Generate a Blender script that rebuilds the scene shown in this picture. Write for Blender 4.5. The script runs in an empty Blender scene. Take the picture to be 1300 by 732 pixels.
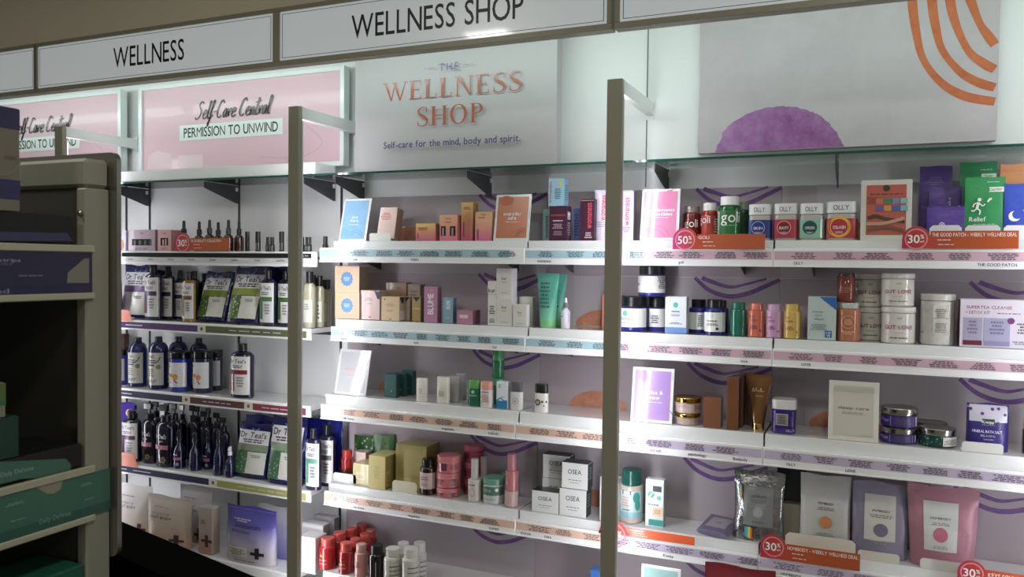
import bpy, bmesh, math, random
from mathutils import Vector, Matrix
random.seed(4)
SC = bpy.context.scene
COL = SC.collection
PI = math.pi

# ------------------------------------------------------------------ camera
F = 1029.8                                   # focal length in pixels of a 1300 px wide frame
_ya, _pi, _ro = (math.radians(a) for a in (23.827, -1.594, 0.671))
cy_, sy_, cp_, sp_ = math.cos(_ya), math.sin(_ya), math.cos(_pi), math.sin(_pi)
FW = Vector((-sy_ * cp_, cy_ * cp_, sp_))
_r0 = Vector((cy_, sy_, 0))
_u0 = _r0.cross(FW)
RT = math.cos(_ro) * _r0 + math.sin(_ro) * _u0
UP = -math.sin(_ro) * _r0 + math.cos(_ro) * _u0
EYE = 1.55
cam_data = bpy.data.cameras.new('camera')
cam = bpy.data.objects.new('camera', cam_data)
COL.objects.link(cam)
cam_data.sensor_width = 36.0
cam_data.lens = F / 1300 * 36.0
cam_data.clip_start = 0.05
cam_data.clip_end = 60
cam.matrix_world = Matrix(((RT.x, UP.x, -FW.x, 0), (RT.y, UP.y, -FW.y, 0), (RT.z, UP.z, -FW.z, EYE), (0, 0, 0, 1)))
cam_data.dof.use_dof = True
cam_data.dof.focus_distance = 3.0
cam_data.dof.aperture_fstop = 9.0
SC.camera = cam

# ------------------------------------------------------------------ world, exposure, big lights
SC.view_settings.view_transform = 'Standard'
SC.view_settings.look = 'None'
SC.view_settings.gamma = 1.0
SC.view_settings.use_curve_mapping = False
SC.view_settings.exposure = 0.12
world = bpy.data.worlds.new('store_ambient')
SC.world = world
world.use_nodes = True
world.node_tree.nodes['Background'].inputs[0].default_value = (0.95, 0.93, 0.84, 1)
world.node_tree.nodes['Background'].inputs[1].default_value = 0.18

def area(name, loc, target, sx, sy, power, col):
    l = bpy.data.lights.new(name, 'AREA')
    l.shape = 'RECTANGLE'; l.size = sx; l.size_y = sy; l.energy = power; l.color = col
    o = bpy.data.objects.new(name, l); COL.objects.link(o)
    o.location = loc
    o.rotation_euler = (Vector(target) - Vector(loc)).to_track_quat('-Z', 'Y').to_euler()
    return o
# LED tube hidden behind the header, washing the upper wall; one length per header panel
for k, x in enumerate((-4.2, -2.83, -1.46, -0.08, 1.3)):
    area('header_tube', (x, 2.63, 2.40), (x, 3.1, 2.33), 1.3, 0.05, 2.4, (0.84, 1.0, 0.95))
# recessed store lamps over the aisle
for k, (x, y) in enumerate(((-2.2, 0.4), (0.2, 0.6), (-0.8, -1.6), (1.8, -0.6))):
    area('ceiling_lamp', (x, y, 2.98), (x, y, 0), 0.28, 0.28, 17.0, (1.0, 0.97, 0.87))

# ------------------------------------------------------------------ pixel helpers (to read positions off the fitted camera)
def onx(u, Y, z):
    k = (u - 650) / F; zz = z - EYE
    return -(Y * (RT.y - k * FW.y) + zz * (RT.z - k * FW.z)) / (RT.x - k * FW.x)
def zat(v, X, Y):
    k = (366 - v) / F
    return EYE - (X * (UP.x - k * FW.x) + Y * (UP.y - k * FW.y)) / (UP.z - k * FW.z)
def at(u, v, Y):
    D = FW + (u - 650) / F * RT + (366 - v) / F * UP
    t = Y / D.y
    return D.x * t, D.z * t + EYE
def atx(u, v, X):
    D = FW + (u - 650) / F * RT + (366 - v) / F * UP
    t = X / D.x
    return D.y * t, D.z * t + EYE

# ------------------------------------------------------------------ materials
def lin(h):
    h = h.lstrip('#')
    o = []
    for i in (0, 2, 4):
        c = int(h[i:i + 2], 16) / 255
        o.append(c / 12.92 if c <= 0.04045 else ((c + 0.055) / 1.055) ** 2.4)
    g = .3 * o[0] + .59 * o[1] + .11 * o[2]
    return (*[max(0.0, .9 * q + .1 * g) for q in o], 1)
_M = {}
def mat(c='#ffffff', rough=0.45, metal=0.0, coat=0.0, emit=0.0, trans=0.0, alpha=1.0, noise=0.0, ns=30.0, key=None):
    k = (c, rough, metal, coat, emit, trans, alpha, noise, ns)
    if k in _M: return _M[k]
    m = bpy.data.materials.new((key or 'mat') + '_' + c.lstrip('#'))
    m.use_nodes = True
    nt = m.node_tree; b = nt.nodes['Principled BSDF']
    b.inputs['Base Color'].default_value = lin(c)
    b.inputs['Roughness'].default_value = rough
    b.inputs['Metallic'].default_value = metal
    b.inputs['Coat Weight'].default_value = coat
    b.inputs['Coat Roughness'].default_value = 0.06
    b.inputs['Transmission Weight'].default_value = trans
    b.inputs['Alpha'].default_value = alpha
    if emit:
        b.inputs['Emission Color'].default_value = lin(c); b.inputs['Emission Strength'].default_value = emit
    if noise:
        tc = nt.nodes.new('ShaderNodeTexCoord'); n = nt.nodes.new('ShaderNodeTexNoise'); n.inputs['Scale'].default_value = ns
        n.inputs['Detail'].default_value = 4
        mr = nt.nodes.new('ShaderNodeMapRange'); mr.inputs[3].default_value = 1 - noise; mr.inputs[4].default_value = 1 + noise
        mx = nt.nodes.new('ShaderNodeMix'); mx.data_type = 'RGBA'; mx.blend_type = 'MULTIPLY'; mx.inputs[0].default_value = 1
        nt.links.new(tc.outputs['Object'], n.inputs['Vector']); nt.links.new(n.outputs[0], mr.inputs[0])
        mx.inputs[6].default_value = lin(c); nt.links.new(mr.outputs[0], mx.inputs[7]); nt.links.new(mx.outputs[2], b.inputs['Base Color'])
        bp = nt.nodes.new('ShaderNodeBump'); bp.inputs['Strength'].default_value = 0.55 if noise == .051 else 0.08; bp.inputs['Distance'].default_value = 0.012 if noise == .051 else 0.002
        nt.links.new(n.outputs[0], bp.inputs['Height']); nt.links.new(bp.outputs[0], b.inputs['Normal'])
    _M[k] = m
    return m
def gmat(cols, axis=2, rough=0.4, coat=0.2):
    """printed colour gradient along one axis of the object's bounding box"""
    k = ('g', tuple(cols), axis, rough, coat)
    if k in _M: return _M[k]
    m = bpy.data.materials.new('gradient_print'); m.use_nodes = True
    nt = m.node_tree; b = nt.nodes['Principled BSDF']
    b.inputs['Roughness'].default_value = rough; b.inputs['Coat Weight'].default_value = coat
    tc = nt.nodes.new('ShaderNodeTexCoord'); sx = nt.nodes.new('ShaderNodeSeparateXYZ'); cr = nt.nodes.new('ShaderNodeValToRGB')
    nt.links.new(tc.outputs['Generated'], sx.inputs[0]); nt.links.new(sx.outputs[axis], cr.inputs[0]); nt.links.new(cr.outputs[0], b.inputs['Base Color'])
    e = cr.color_ramp.elements
    while len(e) < len(cols): e.new(0.5)
    for i, c in enumerate(cols):
        e[i].position = i / (len(cols) - 1); e[i].color = lin(c)
    _M[k] = m
    return m
def blotch(c1, c2, scale=18, rough=0.7):
    """watercolour wash between two colours"""
    k = ('b', c1, c2, scale)
    if k in _M: return _M[k]
    m = bpy.data.materials.new('watercolour_print'); m.use_nodes = True
    nt = m.node_tree; b = nt.nodes['Principled BSDF']; b.inputs['Roughness'].default_value = rough
    tc = nt.nodes.new('ShaderNodeTexCoord'); n = nt.nodes.new('ShaderNodeTexNoise'); cr = nt.nodes.new('ShaderNodeValToRGB')
    n.inputs['Scale'].default_value = scale; n.inputs['Detail'].default_value = 8; n.inputs['Roughness'].default_value = 0.7
    nt.links.new(tc.outputs['Object'], n.inputs['Vector']); nt.links.new(n.outputs[0], cr.inputs[0]); nt.links.new(cr.outputs[0], b.inputs['Base Color'])
    cr.color_ramp.elements[0].position = 0.35; cr.color_ramp.elements[0].color = lin(c1)
    cr.color_ramp.elements[1].position = 0.68; cr.color_ramp.elements[1].color = lin(c2)
    _M[k] = m
    return m
def speck(base, spot, scale=60, thr=0.55, rough=0.3):
    k = ('s', base, spot, scale, thr)
    if k in _M: return _M[k]
    m = bpy.data.materials.new('leafy_print'); m.use_nodes = True
    nt = m.node_tree; b = nt.nodes['Principled BSDF']; b.inputs['Roughness'].default_value = rough
    tc = nt.nodes.new('ShaderNodeTexCoord'); n = nt.nodes.new('ShaderNodeTexVoronoi'); cr = nt.nodes.new('ShaderNodeValToRGB')
    n.inputs['Scale'].default_value = scale
    nt.links.new(tc.outputs['Object'], n.inputs['Vector']); nt.links.new(n.outputs['Distance'], cr.inputs[0]); nt.links.new(cr.outputs[0], b.inputs['Base Color'])
    cr.color_ramp.elements[0].position = thr - 0.1; cr.color_ramp.elements[0].color = lin(spot)
    cr.color_ramp.elements[1].position = thr; cr.color_ramp.elements[1].color = lin(base)
    _M[k] = m
    return m
def glass_sheet():
    if 'glass' in _M: return _M['glass']
    m = bpy.data.materials.new('shelf_glass'); m.use_nodes = True
    nt = m.node_tree; nt.nodes.remove(nt.nodes['Principled BSDF'])
    out = nt.nodes['Material Output']; t = nt.nodes.new('ShaderNodeBsdfTransparent'); g = nt.nodes.new('ShaderNodeBsdfGlossy'); f = nt.nodes.new('ShaderNodeFresnel'); mx = nt.nodes.new('ShaderNodeMixShader')
    t.inputs[0].default_value = (0.86, 0.93, 0.91, 1); g.inputs['Roughness'].default_value = 0.03; f.inputs[0].default_value = 1.5
    nt.links.new(f.outputs[0], mx.inputs[0]); nt.links.new(t.outputs[0], mx.inputs[1]); nt.links.new(g.outputs[0], mx.inputs[2]); nt.links.new(mx.outputs[0], out.inputs[0])
    _M['glass'] = m
    return m
def CM(c, rough=0.4, coat=0.25):
    return c if not isinstance(c, str) else mat(c, rough, coat=coat)

# ------------------------------------------------------------------ objects
def link(o, parent=None):
    COL.objects.link(o)
    if parent is not None: o.parent = parent
    return o
def thing(name, label, cat, loc=(0, 0, 0), rot=(0, 0, 0), group=None):
    o = bpy.data.objects.new(name, None); link(o)
    o.empty_display_size = 0.03
    o.location = loc; o.rotation_euler = rot
    o['label'] = label; o['category'] = cat
    if group: o['group'] = group
    return o
_C = {}
def part(name, verts, faces, mats, parent, idx=None, smooth=False, label=None, auto=None):
    me = bpy.data.meshes.new(name)
    me.from_pydata([tuple(v) for v in verts], [], faces)
    if not isinstance(mats, (list, tuple)): mats = [mats]
    for m in mats: me.materials.append(m)
    if idx:
        me.polygons.foreach_set('material_index', idx)
    if smooth:
        me.polygons.foreach_set('use_smooth', [True] * len(me.polygons))
        if auto: 
            try: me.set_sharp_from_angle(angle=math.radians(auto))
            except Exception: pass
    me.update()
    o = bpy.data.objects.new(name, me); link(o, parent)
    if label: o['label'] = label
    return o
def boxg(x0, x1, y0, y1, z0, z1, bev=0.0):
    bm = bmesh.new()
    v = [bm.verts.new(p) for p in ((x0, y0, z0), (x1, y0, z0), (x1, y1, z0), (x0, y1, z0), (x0, y0, z1), (x1, y0, z1), (x1, y1, z1), (x0, y1, z1))]
    for f in ((0, 3, 2, 1), (4, 5, 6, 7), (0, 1, 5, 4), (1, 2, 6, 5), (2, 3, 7, 6), (3, 0, 4, 7)): bm.faces.new([v[i] for i in f])
    if bev: bmesh.ops.bevel(bm, geom=list(bm.edges), offset=min(bev, 0.3 * min(x1 - x0, y1 - y0, z1 - z0)), segments=1, affect='EDGES')
    vs = [p.co.copy() for p in bm.verts]; bm.verts.index_update()
    fs = [[q.index for q in f.verts] for f in bm.faces]
    bm.free()
    return vs, fs
def bx(name, x0, x1, y0, y1, z0, z1, m, parent=None, bev=0.0, label=None):
    v, f = boxg(x0, x1, y0, y1, z0, z1, bev)
    return part(name, v, f, m, parent, label=label)
def struct(o):
    o['kind'] = 'structure'; return o
def lathe(profile, n=20, sq=0.0, dy=1.0):
    """profile [(r,z)...]; sq>0 squares the section; dy squashes its depth"""
    vs, fs = [], []
    for r, z in profile:
        for i in range(n):
            a = 2 * PI * (i + .5) / n; c, s = math.cos(a), math.sin(a)
            if sq:
                e = 1 - sq
                c2 = math.copysign(abs(c) ** e, c); s2 = math.copysign(abs(s) ** e, s)
                vs.append((r * c2, r * s2 * dy, z))
            else: vs.append((r * c, r * s * dy, z))
    for j in range(len(profile) - 1):
        for i in range(n):
            a, b = j * n + i, j * n + (i + 1) % n
            fs.append((a, b, b + n, a + n))
    fs.append(tuple(range(n))[::-1]); k = (len(profile) - 1) * n
    fs.append(tuple(range(k, k + n)))
    return vs, fs
def lt(name, profile, m, parent, n=20, sq=0.0, dy=1.0, auto=35, label=None, off=(0, 0, 0)):
    v, f = lathe(profile, n, sq, dy)
    if off != (0, 0, 0): v = [(a + off[0], b + off[1], c + off[2]) for a, b, c in v]
    return part(name, v, f, m, parent, smooth=True, auto=auto, label=label)

# ------------------------------------------------------------------ lettering: glyphs read once from the built-in font
CH = "ABCDEFGHIJKLMNOPQRSTUVWXYZabcdefghijklmnopqrstuvwxyz0123456789.,%+&-'"
GL = {}
def load_glyphs():
    tmp = []
    for bold in (0, 1):
        for ch in CH:
            if bold and ch == 'M': pass
            cu = bpy.data.curves.new('g', 'FONT'); cu.body = ch; cu.size = 1; cu.resolution_u = 3
            cu.offset = (0.0 if ch in 'MNW' else 0.014) if bold else 0.004
            o = bpy.data.objects.new('g', cu); COL.objects.link(o); tmp.append((bold, ch, o, cu))
    dg = bpy.context.evaluated_depsgraph_get()
    for bold, ch, o, cu in tmp:
        me = bpy.data.meshes.new_from_object(o.evaluated_get(dg))
        vs = [(v.co.x, v.co.y) for v in me.vertices]; fs = [tuple(p.vertices) for p in me.polygons]
        GL[(bold, ch)] = (vs, fs, min(v[0] for v in vs), max(v[0] for v in vs))
        bpy.data.meshes.remove(me)
    for bold, ch, o, cu in tmp:
        bpy.data.objects.remove(o); bpy.data.curves.remove(cu)
load_glyphs()
CAPH = max(v[1] for v in GL[(0, 'H')][0])
def text2d(s, bold=0, gap=0.07, sx=1.0):
    """text of cap height 1, starting at x=0; returns verts, faces, width"""
    vs, fs, x = [], [], 0.0
    for ch in s:
        if ch == ' ': x += 0.32; continue
        g = GL.get((bold, ch))
        if g is None: continue
        b = len(vs)
        vs += [((p[0] - g[2] + x) / CAPH * sx, p[1] / CAPH) for p in g[0]]
        fs += [tuple(i + b for i in f) for f in g[1]]
        x += g[3] - g[2] + gap
    return vs, fs, (x - gap) / CAPH * sx
def P_text(s, x, z, h, col, al='c', vert=False, bold=1, w=None, gap=0.07, sx=0.95):
    vs, fs, W = text2d(s, bold, gap, sx)
    if w: 
        k = w / (W * h); vs = [(a * k, b) for a, b in vs]; W *= k
    o = {'c': -W / 2, 'l': 0, 'r': -W}[al]
    pts = [((a + o) * h, (b - .5) * h) for a, b in vs]
    if vert: pts = [(-b, a) for a, b in pts]
    return ([(x + a, z + b) for a, b in pts], fs, col)
def P_rect(x0, x1, z0, z1, col, nx=1, nz=1):
    if nz > 1:
        vs = [(x0 + (x1 - x0) * i / nx, z0 + (z1 - z0) * j / nz) for j in range(nz + 1) for i in range(nx + 1)]
        return vs, [(j * (nx + 1) + i, j * (nx + 1) + i + 1, (j + 1) * (nx + 1) + i + 1, (j + 1) * (nx + 1) + i) for j in range(nz) for i in range(nx)], col
    vs, fs = [], []
    for i in range(nx + 1):
        x = x0 + (x1 - x0) * i / nx; vs += [(x, z0), (x, z1)]
    for i in range(nx): fs.append((2 * i, 2 * i + 2, 2 * i + 3, 2 * i + 1))
    return vs, fs, col
def P_disc(x, z, r, col, n=20, rz=None, star=0):
    rz = rz or r
    vs = [(x, z)]
    for i in range(n):
        k = 1 - (star if i % 2 else 0); a = 2 * PI * i / n
        vs.append((x + r * k * math.cos(a), z + rz * k * math.sin(a)))
    return vs, [(0, 1 + i, 1 + (i + 1) % n) for i in range(n)], col
def P_ring(x, z, r, t, col, a0=0, a1=360, n=24):
    vs, fs = [], []
    for i in range(n + 1):
        a = math.radians(a0 + (a1 - a0) * i / n)
        vs += [(x + (r - t) * math.cos(a), z + (r - t) * math.sin(a)), (x + r * math.cos(a), z + r * math.sin(a))]
    for i in range(n): fs.append((2 * i, 2 * i + 2, 2 * i + 3, 2 * i + 1)[::-1])
    return vs, fs, col
def P_poly(pts, col): return list(pts), [tuple(range(len(pts)))], col
def P_lines(x, z, w, h, n, col, seed=1, dens=0.85):
    """lines of print too small to read, as short word-long dashes"""
    rnd = random.Random(seed); vs, fs = [], []
    lh = h / n
    for i in range(n):
        zz = z + h / 2 - (i + .5) * lh; ww = w * (0.55 + .45 * rnd.random()); a = x - ww / 2
        while a < x + ww / 2 - .0005:
            b = min(a + w * (0.08 + .14 * rnd.random()), x + ww / 2)
            k = len(vs); vs += [(a, zz - lh * .28), (b, zz - lh * .28), (b, zz + lh * .28), (a, zz + lh * .28)]; fs.append((k, k + 1, k + 2, k + 3))
            a = b + w * .035
    return vs, fs, col
def ribbon(pts, wid, col, taper=False):
    """stroke of given width along 2D points (smoothed)"""
    P = [Vector((a, b)) for a, b in pts]; Q = []
    for i in range(len(P) - 1):
        p0 = P[max(i - 1, 0)]; p1 = P[i]; p2 = P[i + 1]; p3 = P[min(i + 2, len(P) - 1)]
        for k in range(5):
            t = k / 5
            Q.append(.5 * ((2 * p1) + (-p0 + p2) * t + (2 * p0 - 5 * p1 + 4 * p2 - p3) * t * t + (-p0 + 3 * p1 - 3 * p2 + p3) * t ** 3))
    Q.append(P[-1]); vs, fs = [], []
    for i, q in enumerate(Q):
        d = (Q[min(i + 1, len(Q) - 1)] - Q[max(i - 1, 0)]); d = d.normalized() if d.length > 1e-9 else Vector((1, 0))
        n = Vector((-d.y, d.x)); w = (wid(i / (len(Q) - 1), d) if callable(wid) else wid) / 2
        vs += [tuple(q - n * w), tuple(q + n * w)]
    for i in range(len(Q) - 1): fs.append((2 * i, 2 * i + 2, 2 * i + 3, 2 * i + 1))
    return vs, fs, col
def prints(items, parent, fn, name='print', label=None):
    """flat print joined into one part; fn(x, z, k) puts 2D print onto the surface, k layers it"""
    vs, fs, mi, mats = [], [], [], []
    for k, (v, f, c) in enumerate(items):
        m = CM(c)
        if m not in mats: mats.append(m)
        b = len(vs); vs += [fn(x, z, k + 1) for x, z in v]
        fs += [tuple(i + b for i in q) for q in f]; mi += [mats.index(m)] * len(f)
    if vs: return part(name, vs, fs, mats, parent, idx=mi, label=label)
LAY = 0.00025
def flat(y): return lambda x, z, k: (x, y - LAY * k - .0002, z)
def wrap(r, dy=1.0, sq=0.0):
    def g(x, z, k):
        a = max(-1.5, min(1.5, x / r)); R = r + LAY * k + .0003
        if sq:
            e = 1 - sq; q = min(.999, abs(x) / R); b = math.asin(q ** (1 / e))
            return (math.copysign(R * q, x), -R * abs(math.cos(b)) ** e * dy - LAY * k, z)
        return (R * math.sin(a), -R * math.cos(a) * dy - (LAY * k if dy < 1 else 0), z)
    return g
def pf(spec, w, h, grid=0):
    """scale print specs given in fractions of width/height to metres"""
    out = []
    for s in spec or []:
        t = s[0]
        if t == 't': out.append(P_text(s[1], s[2] * w, s[3] * h, s[4] * h, s[5], **(s[6] if len(s) > 6 else {})))
        elif t == 'T': out.append(P_text(s[1], s[2] * w, s[3] * h, s[4] * h, s[5], w=s[6] * w))          # fitted to a width
        elif t == 'V': out.append(P_text(s[1], s[2] * w, s[3] * h, s[4] * w, s[5], vert=True, w=s[6] * h))  # runs upwards
        elif t == 'r': out.append(P_rect(s[1] * w, s[2] * w, s[3] * h, s[4] * h, s[5], grid or (s[6] if len(s) > 6 else 1), grid or 1))
        elif t == 'd': out.append(P_disc(s[1] * w, s[2] * h, s[3] * w, s[4], **(s[5] if len(s) > 5 else {})))
        elif t == 'o': out.append(P_ring(s[1] * w, s[2] * h, s[3] * w, s[4] * w, s[5], *(s[6:] if len(s) > 6 else ())))
        elif t == 'l': out.append(P_lines(s[1] * w, s[2] * h, s[3] * w, s[4] * h, s[5], s[6], seed=len(out) + int(s[2] * 100)))
        elif t == 'p': out.append(P_poly([(a * w, b * h) for a, b in s[1]], s[2]))
        elif t == 'k': out.append(ribbon([(a * w, b * h) for a, b in s[1]], s[2] * w, s[3]))
    return out
W0, INK, GREY = '#f2f2f0', '#22242a', '#8b8b90'

# ------------------------------------------------------------------ product kinds; local origin at base centre, front towards -Y
def carton(t, w, h, d, c='#f0f0f0', side=None, top=None, pr=None, rough=0.4, **k):
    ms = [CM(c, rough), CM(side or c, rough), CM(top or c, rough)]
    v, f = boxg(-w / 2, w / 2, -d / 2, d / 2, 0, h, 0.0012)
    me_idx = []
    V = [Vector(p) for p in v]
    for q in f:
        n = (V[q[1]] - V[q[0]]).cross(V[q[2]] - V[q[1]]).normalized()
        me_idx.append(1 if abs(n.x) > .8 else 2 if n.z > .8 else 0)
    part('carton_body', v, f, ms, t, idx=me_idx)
    # tucked flap line on the lid, a thin proud panel
    bx('lid_flap', -w / 2 + .001, w / 2 - .001, -d / 2 + .002, d / 2 - .001, h, h + .0012, ms[2], t)
    prints(pf(pr, w, h), t, flat(-d / 2))
    if k.get('spr'):
        prints(pf(k['spr'], d, h), t, lambda x, z, kk: (w / 2 + LAY * kk, x, z), 'side_print')
def bottle(t, w, h, d, c='#1c2150', cap='#151515', hb=.68, rn=.42, rc=.46, hc=.84, lab=None, pr=None, dy=1.0, sq=0.0, rough=0.25, arc=1.25, capr=0.3, wraplab=False, n=20, **k):
    r = w / 2; rnn = rn * r
    prof = [(r * .93, 0), (r, .012 * h), (r, hb * h)]
    for i in range(1, 6):
        a = i / 5 * PI / 2
        prof.append((rnn + (r - rnn) * math.cos(a), hb * h + (hc - .02 - hb) * h * math.sin(a)))
    prof.append((rnn, hc * h))
    lt('bottle_body', prof, CM(c, rough, .5), t, n, sq, dy)
    cr = rc * r; zc = hc * h - .004
    lt('cap', [(cr, zc), (cr, h - .002), (cr * .94, h)], CM(cap, capr), t, n, 0, 1.0 if dy < 1 and rc < .7 else dy)
    if rc * r < 0.02: lt('collar', [(cr * 1.1, zc), (cr * 1.1, zc + .004)], CM(cap, capr), t, n)
    if lab:
        lc, z0, z1 = lab[:3]; a = (lab[3] if len(lab) > 3 else arc) * r
        prints([P_rect(-a, a, z0 * h, z1 * h, lc, 12)], t, wrap(r + .0004, dy, sq), 'label_band')
    prints(pf(pr, w, h), t, wrap(r + .001, dy, sq))
def jar(t, w, h, d, c='#ffffff', cap='#ffffff', hc=.75, rc=1.0, lab=None, pr=None, sq=0.0, rough=.3, capr=.35, base=None, n=24, **k):
    r = w / 2; b = .035 * h
    lt('jar_body', [(r * .92, 0), (r * .985, b), (r * .985, hc * h - .004), (r * .9, hc * h)], CM(c, rough, .4), t, n, sq)
    rr = r * rc
    lt('lid', [(rr, hc * h + .0008), (rr * 1.01, hc * h + .003), (rr * 1.01, h - .003), (rr * .95, h), (rr * .9, h - .0006)], CM(cap, capr, .2), t, n, sq)
    if base: lt('jar_foot', [(r * .99, 0.0005), (r * .992, .07 * h)], CM(base), t, n, sq)
    if lab:
        prints([P_rect(-1.35 * r, 1.35 * r, lab[1] * h, lab[2] * h, lab[0], 14)], t, wrap(r, 1, sq), 'label_band')
    prints(pf(pr, w, h), t, wrap(r * (1.015 if sq else 1.0) + .0012, 1, sq))
def dropper(t, w, h, d, c='#2a1608', cap='#0e0e0e', hb=.42, **k):
    r = w / 2
    lt('bottle_body', [(r * .93, 0), (r, .01), (r, hb * h), (r * .8, (hb + .07) * h), (r * .42, (hb + .12) * h), (r * .4, (hb + .16) * h)], CM(c, .15, .6), t, 16)
    z = (hb + .15) * h
    lt('collar', [(r * .5, z), (r * .5, z + .14 * h), (r * .38, z + .17 * h)], CM(cap, .3), t, 16)
    lt('rubber_bulb', [(r * .3, z + .15 * h), (r * .28, h * .96), (r * .14, h)], CM(k.get('bulb', cap), .5), t, 12)
    if k.get('lab'): prints([P_rect(-r, r, .06 * h, hb * h * .9, k['lab'], 8)], t, wrap(r), 'label_band')
    prints(pf(k.get('pr'), w, h), t, wrap(r + .0006))
def pump(t, w, h, d, c='#181a44', cap='#0d0d10', hb=.52, lab=None, pr=None, dy=.62, **k):
    r = w / 2
    prof = [(r * .94, 0), (r, .01 * h), (r, hb * h)]
    for i in range(1, 6):
        a = i / 5 * PI / 2; prof.append((r * .3 + r * .7 * math.cos(a), (hb + .12 * math.sin(a)) * h))
    lt('bottle_body', prof, CM(c, .2, .5), t, 20, 0, dy)
    z = (hb + .12) * h
    lt('pump_collar', [(r * .42, z - .002), (r * .42, z + .09 * h)], CM(cap, .3), t, 14)
    lt('pump_stem', [(r * .13, z + .08 * h), (r * .13, h * .9)], CM(cap, .3), t, 8)
    bx('pump_nozzle', -r * .75, r * .3, -r * .16, r * .16, h * .9, h, CM(cap, .3), t, .002)
    if lab: prints([P_rect(-1.1 * r, 1.1 * r, lab[1] * h, lab[2] * h, lab[0], 10)], t, wrap(r + .0004, dy), 'label_band')
    prints(pf(pr, w, h), t, wrap(r + .001, dy))
def spray(t, w, h, d, c='#14183c', cap='#e8e8ee', hb=.5, lab=None, pr=None, **k):
    r = w / 2
    lt('bottle_body', [(r * .94, 0), (r, .01 * h), (r, hb * h), (r * .8, (hb + .1) * h), (r * .4, (hb + .2) * h), (r * .38, .74 * h)], CM(c, .2, .5), t, 16)
    lt('sprayer', [(r * .5, .72 * h), (r * .5, .82 * h), (r * .36, .84 * h), (r * .36, h)], CM(cap, .35), t, 12)
    bx('nozzle', -r * .15, r * .15, -r * .6, 0, .88 * h, .95 * h, CM(cap, .35), t, .001)
    if lab: prints([P_rect(-1.1 * r, 1.1 * r, lab[1] * h, lab[2] * h, lab[0], 8)], t, wrap(r), 'label_band')
    prints(pf(pr, w, h), t, wrap(r + .0006))
def tube(t, w, h, d, c='#3aa58c', cap='#57c08a', wb=.62, hc=.16, pr=None, gloss=.25, capm=None, **k):
    n = 20; vs, fs = [], []; R = w / 2
    zs = [hc, hc + .05, .3, .5, .7, .85, .94, .97, 1.0]
    for z in zs:
        q = min(1, (z - hc) / (.95 - hc)); rx = R * (wb + (1 - wb) * q); ry = R * wb * (1 - q) ** .8 + .0016
        for i in range(n):
            a = 2 * PI * i / n; vs.append((rx * math.cos(a), ry * math.sin(a), z * h))
    for j in range(len(zs) - 1):
        for i in range(n):
            a, b = j * n + i, j * n + (i + 1) % n; fs.append((a, b, b + n, a + n))
    fs.append(tuple(range(n))[::-1]); fs.append(tuple(range((len(zs) - 1) * n, len(zs) * n)))
    part('tube_body', vs, fs, CM(c, gloss, .3), t, smooth=True, auto=50)
    r = R * wb * .98
    lt('cap', [(r * .98, 0), (r, .003), (r, hc * h - .001), (r * .97, hc * h)], capm or CM(cap, .3), t, n)
    def fn(x, z, kk):
        q = min(1, max(0, (z / h - hc) / (.95 - hc))); rx = R * (wb + (1 - wb) * q); ry = R * wb * (1 - q) ** .8 + .0016
        s = max(-.98, min(.98, x / rx)); return (x, -ry * math.sqrt(1 - s * s) - .0006 - LAY * kk, z)
    prints(pf(pr, w, h), t, fn)
def pouch(t, w, h, d, c='#8a7bb5', seal=None, pr=None, wob=.004, tp=.0, rough=.45, metal=0, bot=1.0, sidec=None, crimp=.1, **k):
    """stand-up bag: flat sealed top, belly, wide foot"""
    nx, nz = 14, 18; rnd = random.Random(int(w * 1e5) + int(h * 1e4)); ph = [rnd.random() * 6 for _ in range(6)]
    def th(x, z):
        e = max(0, 1 - abs(2 * x / w) ** 3); q = z / h
        prof = max(0, 1 - (q / .93) ** 2.2) ** .75 if q < .93 else 0
        return d / 2 * prof * (.35 + .65 * e) * (1 if abs(2 * x / w) < .999 else .35) + .0012
    def wr(x, z):
        q = z / h; return wob * math.sin(q * PI) * (math.sin(x / w * 9 + z / h * 7 + ph[0]) * .5 + math.sin(x / w * 17 - z / h * 11 + ph[1]) * .3 + math.sin(x / w * 5 + z / h * 23 + ph[2]) * .2)
    def fx(x, z):
        q = z / h; s = bot + (1 - bot) * q
        return x * s * (1 - tp * math.sin(q * PI)) 
    def fy(x, z): return -(th(x, z) + wr(x, z) * .5)
    vs, fs = [], []
    for side in (-1, 1):
        for j in range(nz + 1):
            for i in range(nx + 1):
                x = (i / nx - .5) * w; z = j / nz * h
                y = th(x, z) * side + wr(x, z) * (-.5)
                vs.append((fx(x, z), y, z + (wob * .5 * math.sin(x / w * 8 + ph[3]) if j == nz else 0)))
    N = (nx + 1) * (nz + 1)
    for j in range(nz):
        for i in range(nx):
            a = j * (nx + 1) + i; fs.append((a, a + 1, a + nx + 2, a + nx + 1)); b = a + N; fs.append((b + 1, b, b + nx + 1, b + nx + 2))
    for j in range(nz):
        a = j * (nx + 1); fs.append((a, a + nx + 1, a + nx + 1 + N, a + N)); a += nx; fs.append((a + nx + 1, a, a + N, a + nx + 1 + N))
    for i in range(nx):
        fs.append((i + 1, i, i + N, i + 1 + N)); a = nz * (nx + 1) + i; fs.append((a, a + 1, a + 1 + N, a + N))
    m = c if not isinstance(c, str) else mat(c, rough, metal, coat=.15, noise=.051, ns=16)
    part('bag_body', vs, fs, m, t, smooth=True, auto=60)
    sm = CM(seal, .5) if seal else m
    bx('seal_strip', fx(-w / 2, h) + .0005, fx(w / 2, h) - .0005, -.0022, .0022, h * (1 - crimp), h * (1 - crimp) + .003, sm, t, .0008)
    prints(pf(pr, w, h, 9), t, lambda x, z, kk: (fx(x, z), fy(x, z) - .0012 - 2 * LAY * kk, z))
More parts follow.
